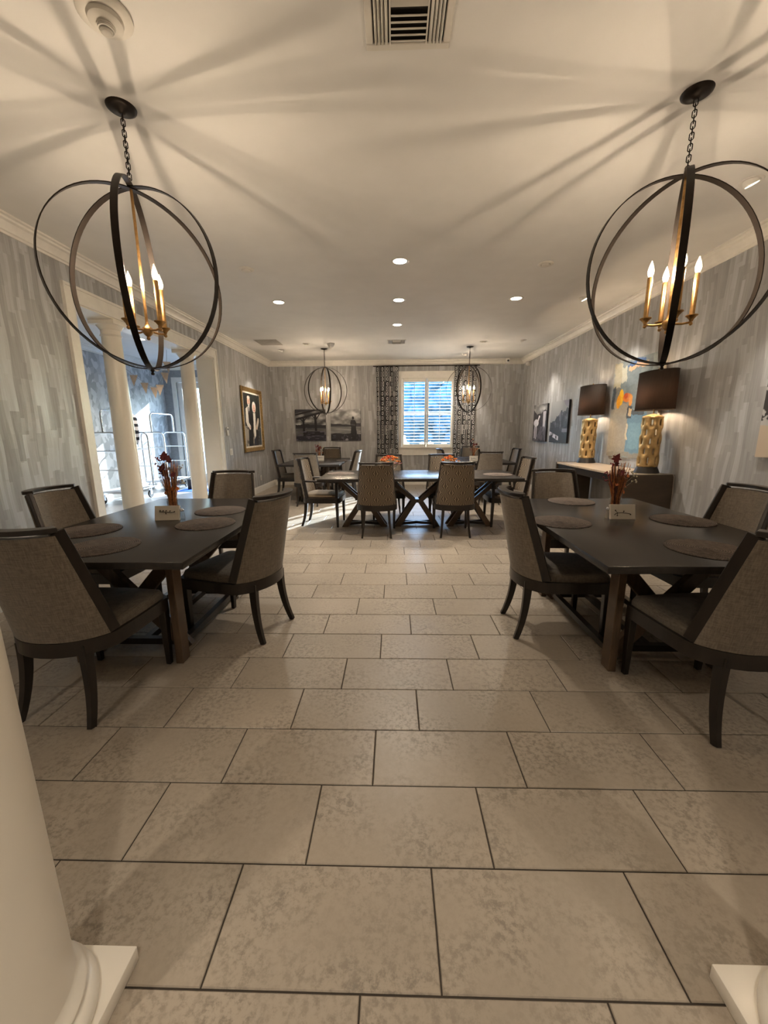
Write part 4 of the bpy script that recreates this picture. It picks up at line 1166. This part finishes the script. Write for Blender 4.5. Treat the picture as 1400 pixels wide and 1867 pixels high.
picture((XL + .002, 8.775, 1.605), PI / 2, 1.22, 1.33, a, 'gilt framed colour photograph of an older couple standing outdoors', None, frame=(.085, .035))
# abstract painting
a = Art(130, 150, 8)
n1 = a.noise(3, 5)
a.c = np.array((128, 138, 140))[None, None] + (n1[..., None] - .5) * 50
un = a.u + .06 * (a.noise(2, 14) - .5); vn = a.v + .06 * (a.noise(12, 2) - .5)
def region(x0, x1, y0, y1, col, k=.0): a.fill((un > x0) & (un < x1 + k * (a.v - .5)) & (vn > y0) & (vn < y1), col)
region(0, .18, .68, 1, (176, 166, 140)); region(.18, .30, .78, .98, (190, 186, 168)); region(.30, .60, .70, 1, (118, 130, 136)); region(.30, .9, .50, .74, (112, 122, 124))
region(0, .07, .40, .74, (70, 74, 80)); region(.07, .2, .55, .72, (120, 116, 108)); region(.30, .66, .93, .985, (60, 96, 150)); region(.34, .72, .895, .94, (214, 176, 138)); region(.2, .34, .945, 1, (128, 134, 134))
region(.0, .42, .0, .50, (150, 142, 128)); region(.08, .40, .10, .58, (158, 148, 132)); region(.42, .80, .06, .44, (98, 130, 150)); region(.46, .70, .10, .36, (112, 146, 164)); region(.40, .50, .40, .52, (44, 46, 50)); region(.50, .74, .44, .49, (60, 60, 62)); region(.43, .50, .42, .49, (206, 176, 130)); region(.40, .44, .20, .36, (206, 190, 160))
a.ell(.22, .63, .055, .085, (232, 176, 44)); a.ell(.17, .585, .05, .07, (222, 150, 40)); a.ell(.36, .62, .10, .045, (214, 122, 40)); a.ell(.33, .64, .05, .03, (196, 84, 36)); a.ell(.44, .59, .04, .06, (226, 148, 52))
region(.80, 1, .0, .55, (132, 128, 118)); region(.80, 1, .55, 1, (150, 160, 160)); region(0, 1, 0, .05, (136, 130, 118))
a.c += (a.noise(30, 60, 2)[..., None] - .5) * 18
picture((XR - .002, 5.38, 1.625), -PI / 2, 1.04, 1.26, a, 'large abstract canvas in blue, grey and orange above the console', None, edge='mat_board')

# ------------------------------------------------------------------ console with two lamps
CX0, CX1, CY0, CY1, CZ = 2.56, 3.105, 4.45, 6.36, .87
cn = empty('console_table', ((CX0 + CX1) / 2, (CY0 + CY1) / 2, 0)); tag(cn, 'brown waterfall console table with pale top against the right wall', 'console')
hw_, hl = (CX1 - CX0) / 2, (CY1 - CY0) / 2
for sy in (-1, 1):
    MB().span(-hw_, hw_, min(sy * hl, sy * (hl - .045)), max(sy * hl, sy * (hl - .045)), 0, CZ).build('side_panel', 'console_wood', cn, bevel=.003, bseg=1)
MB().span(-hw_, hw_, -hl + .046, hl - .046, CZ - .028, CZ - .003).build('top', 'console_top', cn, bevel=.002, bseg=1)
MB().span(-hw_ + .02, hw_, -hl + .046, hl - .046, CZ - .12, CZ - .029).build('apron', 'espresso', cn, smooth=0)

def lamp_base(zh):
    """oval sculpted column with rows of almond openings"""
    nseg, nrow = 48, 40; a0, b0, h = .100, .088, .565
    vs, fs = [], []
    def hole(t, z):
        d = 0
        for r_ in range(-1, 6):
            for k in range(6):
                tc = (k + .5 * (r_ % 2)) * 2 * PI / 6; zc = .07 + r_ * .108
                dt = (t - tc + PI) % (2 * PI) - PI
                q = (dt / .34) ** 2 + ((z - zc) / .066) ** 2
                d = max(d, 1 - q)
        return d
    keep = {}
    for j in range(nrow + 1):
        z = h * j / nrow
        for i in range(nseg):
            t = 2 * PI * i / nseg
            d = hole(t, z)
            dep = .016 * max(0, min(1, d * 1.6)) + .004 * math.sin(6 * t + 20 * z)
            vs.append(((a0 - dep) * math.cos(t), (b0 - dep) * math.sin(t), zh + z)); keep[(j, i)] = d
    for j in range(nrow):
        for i in range(nseg):
            ii = (i + 1) % nseg
            if min(keep[(j, i)], keep[(j, ii)], keep[(j + 1, i)], keep[(j + 1, ii)]) > .42: continue
            fs.append((j * nseg + i, j * nseg + ii, (j + 1) * nseg + ii, (j + 1) * nseg + i))
    mb = MB(); mb.add(vs, fs); return mb
def make_lamp():
    root = empty('table_lamp')
    ring = lambda a, b, z: [(a * sx, b * sy, z) for sx, sy in ((-1, -1), (1, -1), (1, 1), (-1, 1))]
    MB().lathe([(.135, 0), (.134, .008), (.108, .068), (.106, .073), (.0001, .073)], 32, sy=.88).build('foot', 'black', root, smooth=40)
    o = lamp_base(.073).build('column_body', 'gold', root, smooth=180)
    md = o.modifiers.new('thick', 'SOLIDIFY'); md.thickness = .010; md.offset = -1
    MB().lathe([(.101, .638), (.101, .643), (.02, .668), (.0001, .668)], 32, sy=.88).build('cap', 'gold', root, smooth=40)
    MB().lathe([(.006, .668), (.006, .86)], 10).lathe([(.016, .735), (.018, .74), (.018, .79), (.014, .80)], 14).build('neck', 'brass', root)
    z0, z1 = .712, 1.125
    ao, bo = .272, .145
    mb = MB(); n = 56
    for s_ in (1,):
        mb.loops([[(bo * k * math.cos(2 * PI * j / n), ao * k * math.sin(2 * PI * j / n), z) for j in range(n)] for k, z in ((1.02, z0), (1.0, (z0 + z1) / 2), (.98, z1))], False, False)
    sh = mb.build('shade', 'shade', root, smooth=180)
    md = sh.modifiers.new('thick', 'SOLIDIFY'); md.thickness = .003; md.offset = -1
    for z, k in ((z0, 1.02), (z1, .98)):
        MB().tube([(bo * k * math.cos(2 * PI * j / n), ao * k * math.sin(2 * PI * j / n), z) for j in range(n)], .003, 6, closed=True).build('shade_rim', 'shade', root, smooth=60)
    MB().bar((-bo * .97, 0, z1 - .02), (bo * .97, 0, z1 - .02), .005, .005).bar((0, -ao * .97, z1 - .02), (0, ao * .97, z1 - .02), .005, .005).build('spider', 'brass', root, smooth=0)
    MB().lathe([(.0001, z1 - .02), (.006, z1 - .02), (.004, z1 + .01), (.010, z1 + .02), (.006, z1 + .034), (.0001, z1 + .036)], 12).build('finial', 'brass', root)
    MB().lathe([(.010, .80), (.014, .815), (.028, .85), (.030, .87), (.022, .895), (.0001, .903)], 14).build('bulb', 'lamp_bulb', root, smooth=60)
    return root
lp = make_lamp(); lp.location = (2.945, 4.70, CZ - .0022); tag(lp, 'gold pierced table lamp with brown oval shade at the near end of the console', 'lamp', 'table lamps on the console')
l2 = copy_tree(lp); l2.location = (2.945, 6.18, CZ - .0022); tag(l2, 'gold pierced table lamp with brown oval shade at the far end of the console', 'lamp', 'table lamps on the console')
tag(MB().tube([(3.04, 4.60, CZ + .001), (3.07, 4.50, CZ + .005), (3.08, 4.452, CZ + .006), (3.088, 4.442, CZ - .005), (3.09, 4.435, CZ - .03), (3.095, 4.43, .6), (3.10, 4.42, .3), (3.11, 4.40, .05)], .004, 6).build('lamp_cord', 'cord', None), 'thin grey lamp cord running down the near end of the console', 'cord')
ob = empty('wall_outlet', (XR - .001, 5.35, .40)); tag(ob, 'white outlet box with plugged-in adapters on the wall under the console', 'outlet')
MB().span(-.05, 0, -.10, .02, -.05, .06).build('outlet_box', 'white', ob, bevel=.004)
MB().span(-.075, -.052, -.055, -.01, -.03, .02).build('adapter', 'rubber', ob, bevel=.004)

# small fittings on the left wall
def plate(name, y, z, w, h, label, cat, toggle=True):
    root = empty(name, (XL + .001, y, z)); tag(root, label, cat)
    MB().span(0, .008, -w / 2, w / 2, -h / 2, h / 2).build('plate', 'white', root, bevel=.002, bseg=1)
    if toggle:
        MB().span(.008, .014, -w * .22, w * .22, -h * .28, h * .28).build('rocker', 'vent', root, bevel=.002, bseg=1)
plate('light_switch', 7.50, .99, .125, .125, 'white double light switch on the wall between the opening and the portrait', 'switch')
th = empty('thermostat', (XL + .001, 7.385, 1.37)); tag(th, 'small white wall control above the light switch', 'thermostat')
MB().span(0, .022, -.035, .035, -.075, .075).build('housing', 'white', th, bevel=.004); MB().span(.022, .0225, -.022, .022, .025, .055).build('screen', 'rubber', th, smooth=0)
plate('outlet', 9.07, .315, .075, .115, 'grey wall outlet low near the back corner', 'outlet')

# ------------------------------------------------------------------ hall things
def luggage_cart(x, y, rz, label):
    root = empty('luggage_cart', (x, y, 0), rz); tag(root, label, 'luggage cart', 'chrome luggage carts')
    L, W = .50, .29
    MB().span(-L, L, -W, W, .215, .245).build('deck', 'chrome', root, bevel=.008)
    MB().span(-L + .02, L - .02, -W + .02, W - .02, .246, .254).build('deck_carpet', 'hall_wall', root, smooth=0)
    for sx in (-1, 1):
        for sy in (-1, 1):
            c = MB().tube([(sx * .40, sy * .22, .215), (sx * .40, sy * .22, .17)], .012, 8).span(sx * .40 - .035, sx * .40 + .035, sy * .22 - .022, sy * .22 - .018, .07, .18).span(sx * .40 - .035, sx * .40 + .035, sy * .22 + .018, sy * .22 + .022, .07, .18).build('caster', 'chrome', root, smooth=40)
            wh = MB().lathe([(.0001, -.014), (.045, -.014), (.075, -.016), (.080, -.010), (.080, .010), (.075, .016), (.045, .014), (.0001, .014)], 24)
            q = Matrix.Rotation(PI / 2, 3, 'X'); wh.v = [tuple(q @ Vector(v) + Vector((sx * .40, sy * .22, .081))) for v in wh.v]
            wh.build('wheel', 'rubber', c, smooth=40)
        rr = .10
        pth = [(sx * .46, -.26, .24), (sx * .46, -.26, 1.36 - rr)] + [(sx * .46, -.26 + rr - rr * math.cos(a), 1.36 - rr + rr * math.sin(a)) for a in (.4, .8, 1.2, PI / 2)] + [(sx * .46, .26 - rr + rr * math.sin(a), 1.36 - rr + rr * math.cos(a)) for a in (0, .4, .8, 1.2, PI / 2)] + [(sx * .46, .26, .24)]
        e_ = MB().tube(pth, .018, 10)
        e_.build('end_frame', 'chrome', root, smooth=60)
        for z in (1.02, .66): MB().tube([(sx * .46, -.26, z), (sx * .46, .26, z)], .013, 8).build('rung', 'chrome', root, smooth=60)
    rr = .09
    pth = [(-.46, 0, 1.36), (-.46, 0, 1.78 - rr)] + [(-.46 + rr - rr * math.cos(a), 0, 1.78 - rr + rr * math.sin(a)) for a in (.4, .8, 1.2, PI / 2)] + [(.46 - rr + rr * math.sin(a), 0, 1.78 - rr + rr * math.cos(a)) for a in (0, .4, .8, 1.2, PI / 2)] + [(.46, 0, 1.36)]
    MB().tube(pth, .018, 10).build('hanging_rail', 'chrome', root, smooth=60)
    return root
luggage_cart(-5.41, 7.84, math.radians(90), 'chrome luggage cart half hidden behind the nearer hall column')
luggage_cart(-5.50, 9.50, math.radians(90), 'chrome luggage cart between the two hall columns, by the blue mat')
zb = MB().lathe([(.0001, 0), (.10, .0), (.15, .06), (.16, .35), (.15, .52), (.08, .62), (.0001, .64)], 18, (0, 0, 0), sy=.55)
zo = zb.build('striped_bag', 'zebra', None, smooth=60); zo.location = (-5.41, 8.195, 1.12); tag(zo, 'zebra-striped bag hanging at the rail of a luggage cart', 'bag')
MB().tube([(-.03, 0, .62), (-.03, 0, .692), (.03, 0, .692), (.03, 0, .62)], .008, 6).build('bag_strap', 'zebra', zo)
tag(MB().span(-5.10, -4.35, 9.0, 9.55, .001, .009).build('door_mat', 'blue_mat', None, bevel=.003, bseg=1), 'bright blue mat on the hall floor before the glass door', 'mat')
bo_ = empty('floor_bag', (-4.90, 9.40, .0095)); tag(bo_, 'small dark upright case standing on the blue mat', 'case')
MB().span(-.07, .07, -.05, .05, 0, .24).build('case_body', 'rubber', bo_, bevel=.012); MB().tube([(-.03, 0, .235), (-.03, 0, .28), (.03, 0, .28), (.03, 0, .235)], .006, 6).build('case_handle', 'rubber', bo_)
bn = empty('pennant_garland', (-4.5, 7.6, 2.4)); tag(bn, 'string of kraft paper pennants strung across the hall opening', 'garland')
pts = [(-5.60, 8.30, 2.78), (-5.35, 8.42, 2.52), (-5.17, 8.46, 2.37), (-5.00, 8.50, 2.28), (-4.86, 8.48, 2.33), (-4.70, 8.42, 2.56), (-4.60, 8.36, 2.76), (-4.54, 8.30, 2.98)]
pts = [Vector(p) - Vector((-4.5, 7.6, 2.4)) for p in pts]
MB().tube(pts, .004, 5).build('cord', 'string', bn)
for p in pts[1:-1]:
    t_ = Vector((.8, .25, .0)).normalized() * .075
    ra = random.uniform(-.03, .03); dn = Vector((ra, 0, -.22))
    yv = Vector((-.25, .8, 0)).normalized() * .003
    MB().loops([[p - t_ + yv * k, p + t_ + yv * k, p + dn + yv * k] for k in (-1, 1)]).build('pennant', 'kraft', bn, smooth=0)
